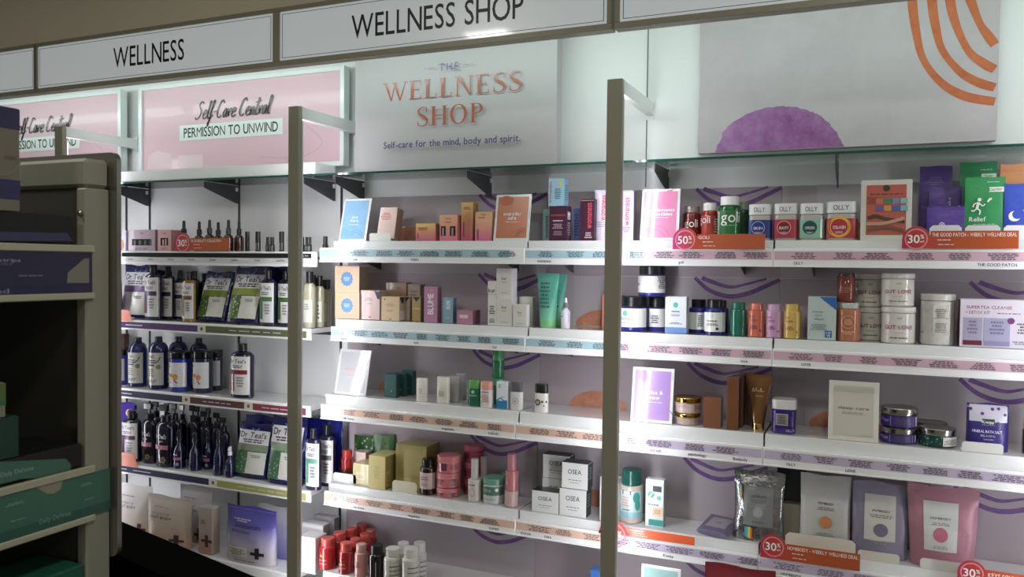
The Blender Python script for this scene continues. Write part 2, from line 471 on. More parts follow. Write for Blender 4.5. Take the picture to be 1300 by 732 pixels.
def stick(t, w, h, d, c='#e8e6e0', cap='#3a8a5a', hc=.7, pr=None, lab=None, sq=.25, dy=.62, **k):
    r = w / 2
    lt('barrel', [(r * .95, 0), (r, .004), (r, hc * h)], CM(c, .35), t, 20, sq, dy)
    lt('cap', [(r * .985, hc * h), (r * .985, h - .004), (r * .9, h)], CM(cap, .3, .3), t, 20, sq, dy)
    if lab: prints([P_rect(-r, r, lab[1] * h, lab[2] * h, lab[0], 10)], t, wrap(r, dy, sq), 'label_band')
    prints(pf(pr, w, h), t, wrap(r * 1.02 + .0005, dy, sq))
def sign(t, w, h, d, c='#88b8dc', pr=None, frame='#f4f4f6', br=.07, ins=None, **k):
    """counter-top sign: thin framed sheet with a foot behind it (the thing itself is tilted back)"""
    v, f = boxg(-w / 2, w / 2, 0, .004, 0, h, .0015); part('frame', v, f, mat(frame, .12, coat=1.0), t)
    b = br * w
    bx('insert', -w / 2 + b, w / 2 - b, -.001, 0.0, b, h - b, mat(c, .25, coat=1.0) if isinstance(c, str) else c, t)
    q = math.tan(math.radians(k.get('ta', 0)))
    v, f = boxg(-w * .3, w * .3, .0042, .05, 0.0002, .003); part('rear_foot', [(a, y, z + y * q) for a, y, z in v], f, mat(frame, .12, coat=1.0), t)
    prints(pf(pr, w, h), t, flat(-.001))
def lipstand(t, w, h, d, c='#eeeeea', **k):
    """low white tray with a rounded upright front lip and a bed that holds packs"""
    pts = [(-w / 2, 0), (w / 2, 0), (w / 2, h * .8), (w / 2 - h * .2, h), (-w / 2 + h * .2, h), (-w / 2, h * .8)]
    v = [(x, -d / 2, z) for x, z in pts] + [(x, -d / 2 + .002, z) for x, z in pts]
    f = [tuple(range(6)), tuple(range(6, 12))[::-1]] + [(i, i + 6, (i + 1) % 6 + 6, (i + 1) % 6) for i in range(6)]
    part('front_lip', v, f, mat(c, .3, coat=.3), t)
    bx('bed', -w / 2, w / 2, -d / 2 + .002, d / 2, 0, .002, mat(c, .3, coat=.3), t)
def tin(t, w, h, d, c='#2b2152', lid='#b9b4aa', pr=None, **k):
    r = w / 2
    lt('tin_body', [(r * .95, 0), (r * .98, .003), (r * .98, h * .68)], CM(c, .35), t, 28)
    lt('lid', [(r, h * .66), (r * 1.015, h * .68), (r * 1.015, h * .96), (r * .97, h), (r * .9, h - .001)], mat(lid, .22, 1.0), t, 28)
    prints(pf(pr, w, h), t, wrap(r))

KINDS = dict(carton=carton, bottle=bottle, jar=jar, dropper=dropper, pump=pump, spray=spray, tube=tube, pouch=pouch, stick=stick, sign=sign, lipstand=lipstand, tin=tin)
ROUND = ('bottle', 'jar', 'dropper', 'pump', 'spray', 'tin', 'tube', 'stick')
ROWS = {'R1': (1.648, 2.90), 'R2': (1.311, 2.91), 'R3': (.987, 2.872), 'R4': (.589, 2.915), 'R5': (.246, 2.80),
        'L1': (1.601, 2.872), 'L2': (1.267, 2.872), 'L3': (.930, 2.872), 'L4': (.557, 2.872), 'L5': (.223, 2.77)}
TOP = {}
def put(kind, name, cat, label, row, dep, u0, u1, vt, d=None, on=None, group=None, tilt=0, rz=0, key=None, maxd=None, **k):
    """stand one product on a shelf: u0,u1 its width and vt its top as read off the photo, dep its distance behind the shelf's front edge"""
    z, yr = ROWS[row]
    if on: z = TOP[on] + .0015
    Yf = yr + dep; Yc = Yf
    if kind in ROUND:
        w = .06
        for _ in range(6):
            xa, xb = onx(u0, Yc, z + .02), onx(u1, Yc, z + .02); X = (xa + xb) / 2
            dyy = k.get('dy', .62 if kind in ('pump', 'stick') else 1.0)
            th = math.atan(X / Yc); w = (xb - xa) * math.cos(th) / math.sqrt(math.cos(th) ** 2 + (dyy * math.sin(th)) ** 2)
            Yc = Yf + w * dyy / 2
        D = w * k.get('dy', .62 if kind in ('pump', 'stick') else 1.0)
    else:
        xa, xb = onx(u0, Yf, z + .02), onx(u1, Yf, z + .02); X = (xa + xb) / 2; w = xb - xa
        D = d if d else min(w * .6, .07)
        Yc = Yf + (D / 2 if kind in ('carton', 'pouch', 'lipstand') else 0)
    h = zat(vt, X, Yc if kind in ROUND or kind == 'pouch' else Yf) - z
    if maxd and Yc + D / 2 > maxd: Yc = maxd - D / 2
    if tilt: h = h / math.cos(math.radians(tilt)) 
    t = thing(name, label, cat, (X, Yc, z + .0008 + (D / 2 * math.sin(math.radians(tilt)) if kind in ('pouch', 'carton') else 0)), (-math.radians(tilt), 0, math.radians(rz)), group)
    if kind == 'sign': k['ta'] = tilt
    KINDS[kind](t, w, h, D, **k)
    if key: TOP[key] = z + h
    return t

# ================================================================== the setting
YW = 3.10
def srt(o): o['kind'] = 'structure'; return o
wall = srt(bx('wall_back', -7.5, 4.5, YW, YW + .08, 0, 3.0, mat('#e4e6e6', .55, noise=.02, ns=3)))
srt(bx('floor', -7.5, 4.5, -5, YW, -.05, 0, mat('#8d8980', .35, noise=.08, ns=2)))
srt(bx('ceiling', -7.5, 4.5, -5, YW, 3.0, 3.06, mat('#b8b2a0', .8, noise=.02, ns=4)))
srt(bx('wall_upper', -7.5, 4.5, 2.545, 2.60, 2.53, 3.0, mat('#e4dbc2', .7, noise=.03, ns=2)))
DK = mat('#48494c', .4, .4, key='dark_metal')
OLV = mat('#9b9885', .42, .1, key='olive_grey_metal')
WHT = mat('#e9ebea', .28, coat=.3, key='white_metal')
# slotted uprights let into the bare wall on the left, seams of the wall boards
for x in (-3.596, -3.429, -2.833, -2.229):
    bx('slotted_upright', x - .006, x + .006, YW - .003, YW, 0.1, 1.93, mat('#2b2d30', .5), wall)
for x in (-.805, -4.9, .62):
    bx('panel_joint', x - .0022, x + .0022, YW - .0048, YW - .0041, 1.86, 2.53, mat('#5f6664', .6), wall)

# printed back panels behind the right-hand shelves: one per bay and row, each with its arcs and its dome
W_ = .9129
arc_out = [(-.309, .005), (-.255, -.047), (-.182, -.069), (-.111, -.056), (-.056, -.031), (-.001, -.004)]
arc_in = [(-.282, .006), (-.255, -.012), (-.182, -.034), (-.126, -.024), (-.048, .004)]
PANZ = [(1.655, 1.85), (1.318, 1.515), (.992, 1.19), (.594, .826), (.19, .45)]
SEAM0 = [-.300, -.300, -.322, -.329, -.335]
LAV = mat('#a9a1a6', .6, noise=.02, ns=2, key='panel_print'); LAV2 = mat('#a5999f', .6, noise=.03, ns=2, key='panel_print_tinted')
PURP, ORNG = blotch('#66407f', '#7d5596', 30), blotch('#ad6a4c', '#c48868', 26)
bx('upper_panel', -2.205, 4.4, YW - .004, YW, 1.852, 2.53, mat('#e2e6e4', .5, noise=.015, ns=2), wall)
for r, (zb, zt) in enumerate(PANZ):
    for j in (-1, 0, 1, 2, 3):
        x1 = SEAM0[r] + W_ * j; x0 = max(x1 - W_, -2.19) if j > -1 else -2.19
        if x1 > 2.6 or x1 <= x0: continue
        p = bx('printed_panel', x0 + .001, x1 - .001, YW - .006, YW, (PANZ[r + 1][1] + .001) if r < 4 else .05, zt, LAV if (j + r) % 2 else LAV2, wall, .0005)
        it = [P_rect(x0 + .02, x0 + .12, zb - .07, zt - .001, LAV2)]
        it.append(ribbon([(x1 + a, min(zt - .001, zt + b)) for a, b in arc_out], lambda t, d: .013 + .004 * math.sin(3 * t), PURP))
        it.append(ribbon([(x1 + a, min(zt - .001, zt + b)) for a, b in arc_in], lambda t, d: .012 + .004 * math.sin(4 * t + 1), PURP))
        if j > 0 or r == 0 or True:
            dc = x1 - W_ + .25; R = [(dc + .118 * math.cos(a) * (1 + .03 * math.sin(5 * a)), zb - .003 + .066 * math.sin(a)) for a in [PI * i / 16 for i in range(17)]]
            if dc - .12 > x0: it.append(P_poly(R, ORNG))
        prints(it, p, flat(YW - .006), 'arc_print')

# ------------------------------------------------------------------ header of lit sign boxes
HX = [(-4.86, -3.50), (-3.481, -2.132), (-2.107, -.787), (-.752, .60), (.635, 1.99)]
FACE = mat('#c3cbce', .3, coat=.3, emit=.38, key='lit_acrylic')
hd = [(None, 'pale blank header sign box at the top left corner, cut by the frame'), ('WELLNESS', 'long header sign box reading WELLNESS in thin black capitals'),
      ('WELLNESS SHOP', 'long header sign box reading WELLNESS SHOP in thin black capitals'), (None, 'blank header sign box right of the one reading WELLNESS SHOP'), (None, None)]
for (x0, x1), (txt, lab) in zip(HX, hd):
    if lab is None: continue
    t = thing('header_sign', lab, 'sign', ((x0 + x1) / 2, 2.52, 2.325), group='sign boxes of the header above the shelves')
    w = x1 - x0; z1 = .196
    for nm, a, b, c, d in (('lower_rail', -w / 2 - .013, w / 2 + .013, -.016, .004), ('upper_rail', -w / 2 - .013, w / 2 + .013, z1 - .004, z1 + .012), ('end_rail', -w / 2 - .0125, -w / 2 + .003, .0045, z1 - .0045), ('end_rail', w / 2 - .003, w / 2 + .0125, .0045, z1 - .0045)):
        bx(nm, a, b, -.006, .04, c, d, mat('#9c9883', .4, .1), t, .001)
    bx('backing', -w / 2 + .003, w / 2 - .003, .02, .024, .004, z1 - .004, mat('#dfe6e6', .4), t)
    bx('face', -w / 2 + .004, w / 2 - .004, 0, .004, .005, z1 - .005, FACE, t)
    m = .014
    it = [P_rect(-w / 2 + m, w / 2 - m, m, m + .0018, INK), P_rect(-w / 2 + m, w / 2 - m, z1 - m - .0018, z1 - m, INK), P_rect(-w / 2 + m, -w / 2 + m + .0022, m, z1 - m, INK), P_rect(w / 2 - m - .0022, w / 2 - m, m, z1 - m, INK)]
    if txt:
        tw = {'WELLNESS': .405, 'WELLNESS SHOP': .69}[txt]; cx = at({'WELLNESS': 188, 'WELLNESS SHOP': 550}[txt], 50, 2.52)[0] - (x0 + x1) / 2
        it.append(P_text(txt, cx, z1 * .50, .084, '#101114', w=tw, bold=0, gap=.09))
    prints(it, t, flat(0), 'lettering')

# ------------------------------------------------------------------ posts carrying LED strips on their backs, with top arms to the wall
LED = mat('#f5f4fb', .5, emit=27.0, key='led_strip')
SIDE = mat('#dfe2e4', .3, coat=.3)
pl = {-3.568: 'square olive-grey post far left, its top just above the dark shelving unit', -2.182: 'tall olive-grey post between the bath salt shelves and the wellness shelves',
      -.833: 'tall olive-grey post in the middle of the wellness shelves', .55: 'tall olive-grey post beyond the right edge of the picture'}
for x, lab in pl.items():
    t = thing('shelf_post', lab, 'post', (x + .026, 2.666, 0), group='posts standing in front of the shelves')
    bx('upright_channel', -.026, .028, 0, .022, 0, 2.187, OLV, t, .0015)
    bx('diffuser_housing', -.0255, .0285, .0222, .028, .05, 2.13, SIDE, t)
    bx('led_tube', -.017, -.009, .0282, .034, .08, 2.12, LED, t); bx('led_tube', .013, .021, .0282, .034, .08, 2.12, LED, t)
    bx('foot_plate', -.05, .05, -.02, .06, 0, .006, OLV, t)
    bx('top_arm', -.0, .028, .0222, YW - 2.666 - .0045, 2.137, 2.187, WHT, t, .002)
    bx('wall_flange', -.004, .032, YW - 2.666 - .0095, YW - 2.666 - .0042, 2.12, 2.2, WHT, t)

# ------------------------------------------------------------------ glass shelf on brackets
GE = mat('#0f4a40', .1, coat=1.0, key='glass_edge')
def glass_shelf(label, x0, x1, brk):
    t = thing('glass_shelf', label, 'shelf', ((x0 + x1) / 2, 2.97, 1.926), group='glass shelves above the merchandise')
    h = (x1 - x0) / 2
    bx('glass_pane', -h, h, -.118, YW - 2.97 - .012, 0, .0085, glass_sheet(), t)
    bx('green_front_edge', -h, h, -.1205, -.1182, 0, .0085, GE, t, label='dark green polished glass edge')
    for b in brk:
        b -= (x0 + x1) / 2; v = []
        for xx in (b - .002, b + .002):
            v += [(xx, -.10, -.0025), (xx, YW - 2.97 - .009, -.0025), (xx, YW - 2.97 - .009, -.088), (xx, YW - 2.97 - .022, -.088), (xx, -.10, -.03)]
        f = [(0, 1, 2, 3, 4), (9, 8, 7, 6, 5)] + [(i, i + 5, (i + 1) % 5 + 5, (i + 1) % 5) for i in range(5)]
        part('bracket', v, f, DK, t)
        bx('clip', b + .0024, b + .008, YW - 2.97 - .03, YW - 2.97 - .018, -.03, -.012, mat('#e8eaea', .3), t)
    return t
glass_shelf('clear glass shelf above the amber dropper bottles, carrying the pink framed signs', -4.2, -2.205, (-3.429, -2.833, -2.26))
glass_shelf('clear glass shelf under the board reading THE WELLNESS SHOP', -2.195, -.79, (-2.10, -1.465))
glass_shelf('clear glass shelf under the watercolour board on the right', -.775, 1.05, (-.715, -.112, .55))

# ------------------------------------------------------------------ boards on the glass shelf
pz = 1.9365
t = thing('riser_tray', 'long white tray lying on the left glass shelf in front of the pink signs', 'tray', (-2.95, 2.95, pz))
bx('tray_front', -.95, .758, -.095, -.089, 0, .049, WHT, t, .001); bx('tray_end', .7525, .758, -.0888, .05, 0, .0485, WHT, t, .001); bx('tray_top', -.95, .752, -.0888, .05, .043, .0485, WHT, t)
SCR = {  # hand-drawn brush letters, x-height .5, each (advance, strokes)
 'S': (.62, [[(.55, .88), (.35, 1.0), (.16, .84), (.3, .6), (.42, .4), (.3, .1), (.05, .0), (-.05, .12)]]),
 'e': (.42, [[(.05, .22), (.3, .3), (.34, .45), (.2, .5), (.05, .3), (.1, .05), (.25, 0), (.42, .12)]]),
 'l': (.26, [[(.02, .1), (.2, .7), (.22, .98), (.12, .9), (.08, .3), (.14, .0), (.26, .08)]]),
 'f': (.34, [[(.02, .2), (.24, .75), (.3, .98), (.2, .95), (.12, .3), (.02, -.42), (-.06, -.3), (.1, 0), (.32, .2)]]),
 '-': (.3, [[(.02, .34), (.26, .4)]]),
 'C': (.62, [[(.56, .8), (.46, .98), (.25, .88), (.08, .5), (.1, .15), (.28, .0), (.5, .12)]]),
 'a': (.44, [[(.34, .42), (.2, .5), (.04, .28), (.08, .02), (.24, .1), (.36, .45), (.32, .05), (.44, .06)]]),
 'r': (.34, [[(.02, .48), (.1, .05), (.12, .3), (.24, .48), (.34, .42)]]),
 'n': (.42, [[(.04, .46), (.06, 0), (.1, .3), (.24, .46), (.3, .3), (.3, .04), (.42, .06)]]),
 't': (.36, [[(.24, .95), (.12, .4), (.1, .08), (.2, .0), (.34, .1)], [(-.04, .68), (.44, .78)]]),
 ' ': (.28, [])}
def script(s, x, z, h, col, wfit, slant=.32):
    out, cx, rib = [], 0, []
    for ch in s:
        adv, st = SCR[ch]
        for k in st: rib.append([(a + cx + b * slant, b) for a, b in k])
        cx += adv
    k = wfit / cx
    for q in rib: out.append(ribbon([(x + a * k, z + b * h) for a, b in q], lambda t, d: h * (.045 + .055 * abs(d.y)), col))
    return out
def pink_sign(label, x0, x1, z0, z1, tx):
    t = thing('framed_sign', label, 'sign', (x0, 3.035, z0), group='pink framed signs on the left glass shelf')
    w, h = x1 - x0, z1 - z0; fr = mat('#dfe9e8', .3, coat=.4)
    for nm, a, b, c, d in (('frame_side', 0, .022, 0, h), ('frame_side', w - .022, w, 0, h), ('frame_top', .0222, w - .0222, h - .02, h), ('frame_bottom', .0222, w - .0222, 0, .02)):
        bx(nm, a, b, -.012, .03, c, d, fr, t, .001)
    bx('pink_print', .0224, w - .0224, .0, .01, .0202, h - .0202, mat('#d9b4c0', .4, coat=.15), t)
    it = [P_rect(tx, tx + .64, h * .36, h * .53, '#dfe8e6')]
    it.append(P_text('PERMISSION TO UNWIND', tx + .32, h * .445, .046, '#1c1f24', w=.585, bold=1))
    it += script('Self-Care Central', tx + .105, h * .585, .084, '#2c2430', .46)
    # pale bath scene printed along the foot
    it.insert(0, P_poly([(.05, .03), (.22, .03), (.21, h * .22), (.12, h * .27), (.06, h * .22)], '#e0c6ce')); it.insert(0, P_rect(.26, .42, .025, h * .2, '#e0c8d0'))
    it.insert(0, ribbon([(w * .62, .06), (w * .8, .05), (w * .9, .11), (w * .82, .2)], .006, '#cfaab6'))
    prints(it, t, flat(0), 'lettering')
pink_sign('pink framed sign reading Self-Care Central, right one, partly behind the post', -3.425, -2.165, 1.99, 2.435, .27)
pink_sign('pink framed sign reading Self-Care Central, left one, cut off by the dark shelving unit', -4.84, -3.55, 1.99, 2.435, .335)

# THE WELLNESS SHOP board, serif capitals built stroke by stroke
def serif(ch):
    T, t, s = .135, .045, .035; R = lambda a, b, c, d: P_rect(a, b, c, d, 0)
    def stem(x, w=T): return [R(x, x + w, 0, 1), R(x - .07, x + w + .07, 0, s), R(x - .07, x + w + .07, 1 - s, 1)]
    if ch == 'H': return stem(.07) + stem(.62) + [R(.2, .62, .48, .48 + t)], .83
    if ch == 'E': return stem(.07) + [R(.1, .58, 0, t), R(.1, .56, 1 - t, 1), R(.2, .46, .49, .49 + t), R(.55, .58, 0, .2), R(.53, .56, .8, 1), R(.44, .46, .42, .6)], .62
    if ch == 'L': return stem(.07) + [R(.1, .56, 0, t), R(.53, .56, 0, .22)], .6
    if ch == 'N': return [R(.08, .125, 0, 1), R(0, .22, 0, s), R(0, .2, 1 - s, 1), R(.68, .725, 0, 1), R(.6, .82, 1 - s, 1), P_poly([(.08, 1), (.24, 1), (.725, 0), (.66, 0)], 0)], .84
    if ch == 'W': return [P_poly([(.04, 1), (.18, 1), (.42, .0), (.36, 0)], 0), P_poly([(.36, 0), (.42, 0), (.60, .9), (.55, .9)], 0), P_poly([(.48, 1), (.62, 1), (.86, 0), (.80, 0)], 0), P_poly([(.80, 0), (.86, 0), (1.12, 1), (1.07, 1)], 0), R(-.04, .26, 1 - s, 1), R(.42, .68, 1 - s, 1), R(.98, 1.2, 1 - s, 1)], 1.16
    if ch == 'O': 
        vs, fs = [], []
        for i in range(33):
            a = 2 * PI * i / 32; vs += [(.42 + .28 * math.cos(a), .5 + .475 * math.sin(a)), (.42 + .41 * math.cos(a), .5 + .52 * math.sin(a))]
        return [(vs, [(2 * i, 2 * i + 2, 2 * i + 3, 2 * i + 1) for i in range(32)], 0)], .86
    if ch == 'P':
        vs, fs = [], []
        for i in range(17):
            a = -PI / 2 + PI * i / 16; vs += [(.28 + .2 * math.cos(a), .73 + .225 * math.sin(a)), (.28 + .33 * math.cos(a), .73 + .27 * math.sin(a))]
        return stem(.07) + [(vs, [(2 * i, 2 * i + 2, 2 * i + 3, 2 * i + 1) for i in range(16)], 0), R(.2, .29, .955, 1), R(.2, .29, .46, .505)], .64
    if ch == 'S':
        return [ribbon([(.5, .78), (.46, .95), (.3, 1.0), (.12, .9), (.1, .72), (.24, .57), (.42, .45), (.52, .3), (.47, .08), (.28, 0), (.1, .05), (.06, .24)], lambda q, d: .04 + .1 * math.exp(-((q - .5) / .2) ** 2), 0), R(.485, .51, .7, 1.0), R(.045, .07, 0, .3)], .58
def serif_text(s, x, z, h, col, wfit):
    items, cx = [], 0
    for ch in s:
        g, a = serif(ch); items += [([(p + cx, q) for p, q in v], f) for v, f, _ in g]; cx += a + .13
    cx -= .13; k = wfit / cx
    return [([(x - wfit / 2 + p * k, z + q * h) for p, q in v], f, col) for v, f in items]
t = thing('wellness_board', 'big white board reading THE WELLNESS SHOP in orange serif capitals', 'board', (-1.589, 2.95, pz), group=None)
bx('board_panel', -.466, .466, 0, .055, 0, .62, mat('#a9a7a8', .5, noise=.02, ns=3), t, .002)
bx('standoff', -.40, -.36, .0552, .14, .05, .5, WHT, t); bx('standoff', .36, .40, .0552, .14, .05, .5, WHT, t)
bz = lambda u, v: (at(u, v, 2.95)[0] + 1.589, at(u, v, 2.95)[1] - pz)
OR = '#a04a1e'
a0, a1 = bz(487, 126), bz(663, 95); it = serif_text('WELLNESS', (a0[0] + a1[0]) / 2, (a0[1] + a1[1]) / 2 - .062, .102, OR, a1[0] - a0[0])
it = []
zW0, zW1 = bz(490, 129)[1], bz(490, 108)[1]
it += serif_text('WELLNESS', (bz(487, 120)[0] + bz(664, 105)[0]) / 2, (bz(575, 122)[1]), bz(575, 98)[1] - bz(575, 122)[1], OR, bz(664, 105)[0] - bz(487, 120)[0])
it += serif_text('SHOP', (bz(531, 150)[0] + bz(616, 140)[0]) / 2, bz(574, 158)[1], bz(574, 134)[1] - bz(574, 158)[1], OR, bz(616, 140)[0] - bz(531, 150)[0])
c = bz(572, 85.5); it.append(P_text('THE', c[0], c[1], .030, '#54478a', w=bz(584, 85)[0] - bz(560, 85)[0], bold=0, gap=.3))
for s_, u0_, u1_ in ((-1, 546, 554), (1, 590, 598)):
    a, b = bz(u0_, 86)[0], bz(u1_, 86)[0]; it.append(P_rect(a, b, c[1], c[1] + .002, '#54478a')); it.append(P_disc(a - .012 if s_ < 0 else b + .012, c[1] + .001, .0025, '#54478a', n=8))
a, b = bz(490, 184), bz(663, 177); it.append(P_text('Self-care for the mind, body and spirit.', (a[0] + b[0]) / 2, (a[1] + b[1]) / 2, .027, '#3f3a72', w=b[0] - a[0]))
prints(it, t, flat(0), 'lettering')

t = thing('watercolour_board', 'large white board with a purple watercolour dome and orange arcs', 'board', (-.12, 3.05, 1.975))
bx('board_panel', -.477, .484, 0, .03, 0, .66, blotch('#aba6a8', '#b7b2b4', 4), t, .001)
az = lambda u, v: (at(u, v, 3.05)[0] + .12, at(u, v, 3.05)[1] - 1.975)
rnd = random.Random(5)
dome = [(908, 193), (911, 183), (917, 175), (916, 170), (924, 161), (935, 152), (948, 145), (962, 139), (978, 136), (994, 135), (1010, 136), (1025, 140), (1032, 142), (1042, 147), (1050, 154), (1058, 163), (1064, 172), (1067, 178), (1072, 186)]
dd = []
for i in range(len(dome) - 1):
    for k in range(4):
        q = k / 4; u = dome[i][0] * (1 - q) + dome[i + 1][0] * q; v = dome[i][1] * (1 - q) + dome[i + 1][1] * q
        X, Z = az(u, v); dd.append((X + rnd.uniform(-.002, .002), max(.002, Z + rnd.uniform(-.002, .002))))
dd = [(dd[0][0], .002)] + dd[1:] + [(az(1072, 187)[0], .002)]
ctr = (sum(p[0] for p in dd) / len(dd), .002)
it = [([ctr] + dd, [(0, i, i + 1) for i in range(1, len(dd))][::-1] , blotch('#7a3c7e', '#a67aac', 7))]
OA = blotch('#b0561f', '#c06a34', 20)
for path in ([(1157, -45), (1158, 0), (1163, 40), (1172, 75), (1195, 105), (1225, 122), (1263, 129)], [(1181, -45), (1183, 0), (1188, 35), (1197, 65), (1220, 92), (1243, 105), (1263, 111)],
             [(1204, -40), (1206, 0), (1215, 35), (1230, 65), (1248, 80), (1263, 88)], [(1222, -30), (1232, 0), (1243, 28), (1252, 42), (1263, 57)]):
    it.append(ribbon([az(u, v) for u, v in path], lambda q, d: .025 + .004 * math.sin(9 * q), OA))
it = [( [(min(x, .483), min(z, .659)) for x, z in v], f, c_) for v, f, c_ in it]
prints(it, t, flat(0), 'artwork')

# ------------------------------------------------------------------ wall shelves on the right: riser, slab, price rail, coloured strip
PBLUE, PPINK, PPEACH, PLAV = '#a3c3ce', '#cfaaba', '#dcb8a2', '#c2b6d0'
RAIL = mat('#eef0f0', .22, coat=.5, key='price_rail')
rowdef = [('first', 1.557, 1.648, 2.870, -2.129, [PBLUE, PBLUE, PPINK]), ('second', 1.218, 1.311, 2.881, -2.1263, [PBLUE, PBLUE, PPINK]),
          ('third', .886, .987, 2.839, -2.1455, [PPEACH, PPEACH, PLAV]), ('fourth', .499, .589, 2.884, -2.1595, [PPEACH, PPEACH, PLAV]), ('bottom', .156, .246, 2.770, -2.10, [PPEACH, PPEACH, PLAV])]
logos = {(0, 0): [('ouai', .15), ('FOREA', .47)], (0, 1): [('womaness', .09), ('goli', .66)], (0, 2): [('OLLY', .09), ('THE GOOD PATCH.', .72)],
         (1, 0): [('blume', .08), ('hum', .47), ('kur', .86)], (1, 1): [('', 0), ('love', .9)], (1, 2): [('LOVE', .12)], (2, 0): [('milk honey', .16), ('megababe', .68), ('KOPARI', .9)],
         (2, 1): [('kit sch', .6), ('patchology', .76), ('Baebody', .92)], (2, 2): [('OLLY', .1), ('LOVE', .3), ('Kneipp', .9)], (3, 0): [('milk honey', .2), ('megababe', .5), ('KOPARI', .9)], (3, 1): [('KOPARI', .05), ('OSEA', .15), ('Kneipp', .66), ('HOMEBODY', .9)], (3, 2): [('HOMEBODY', .12)]}
for r, (nm, zb, zt, ys, X0, cols) in enumerate(rowdef):
    for j in range(3):
        x0, x1 = X0 + W_ * j, X0 + W_ * (j + 1)
        bay = ('left', 'middle', 'right')[j]
        cn = {PBLUE: 'pale blue', PPINK: 'pink', PPEACH: 'peach', PLAV: 'lavender'}[cols[j] if not (j == 1 and r < 2) else PBLUE]
        t = thing('wall_shelf', f'white shelf with {cn} price strip, {nm} wellness row, {bay} bay', 'shelf', (x0, ys, zb), group='white shelves of the wellness bays')
        w = x1 - x0; H = zt - zb
        xl = -.05 if (r == 0 and j == 0) else 0
        bx('price_rail', xl + .0006, w - .0006, 0, .014, 0, .062, RAIL, t, .002)
        bx('rail_lip', xl + .0006, w - .0006, -.004, -.0002, .0, .006, RAIL, t, .001)
        bx('shelf_slab', .001, w - .001, .0142, YW - ys - .009, .028, .056, WHT, t)
        yr = ROWS['R%d' % (r + 1)][1] - ys
        bx('riser_front', .003, w - .003, yr, yr + .004, .0562, H, mat('#e3e6e6', .25, coat=.5), t, .0008)
        bx('riser_top', .003, w - .003, yr + .0042, YW - ys - .009, H - .004, H, mat('#dfe0e2', .12, coat=.8), t)
        bx('riser_end', .003, .007, yr + .0042, YW - ys - .02, .0562, H - .0042, mat('#e3e6e6', .25, coat=.5), t)
        for b in (.12, w - .12):
            v = []
            for xx in (b - .002, b + .002): v += [(xx, .05, .0275), (xx, YW - ys - .009, .0275), (xx, YW - ys - .009, -.03), (xx, YW - ys - .02, -.03), (xx, .05, .016)]
            part('bracket', v, [(0, 1, 2, 3, 4), (9, 8, 7, 6, 5)] + [(i, i + 5, (i + 1) % 5 + 5, (i + 1) % 5) for i in range(5)], DK, t)
        st = []
        sp = {(0, 1): .50, (1, 1): .42, (2, 1): .40, (3, 1): .42}.get((r, j))
        if sp: st = [P_rect(.004, w * sp, .024, .053, cols[1]), P_rect(w * sp, w - .004, .024, .053, cols[2])]
        elif j == 0 and r == 0: st = [P_rect(xl + .002, w * .93, .024, .055, cols[0])]
        else: st = [P_rect(.004, w - .004, .024, .053, cols[j])]
        rnd = random.Random(r * 7 + j); a = .05 if j else .11
        while a < w - .06:
            ww = rnd.uniform(.07, .10); dk = '#4a4f58' if j < 1 or r > 9 else '#55495a'
            st.append(P_lines(a + ww / 2, .0385, ww, .022, 4, '#5a5058' if cols[j] != PBLUE else '#43505a', seed=int(a * 999) + r)); a += ww + rnd.uniform(.012, .04)
        if (j == 0 and r < 4) or (j == 1 and r < 3):     # pale scan square and barcode tag (no readable code)
            a = {0: .05, 1: w * .52}[j] if j == 0 else {0: w * .40, 1: w * .45, 2: w * .43}[r]
            st += [P_rect(a, a + .05, .022, .048, '#e4e6e8'), P_rect(a + .003, a + .023, .025, .045, '#b7b3b8'), P_rect(a + .027, a + .046, .027, .043, '#cfd0d4')]
        for s, q in logos.get((r, j), []):
            if s: st.append(P_text(s, w * q, .0135, .0085 if s.isupper() else .0095, '#26262a', bold=1))
        prints(st, t, flat(0), 'price_strip')

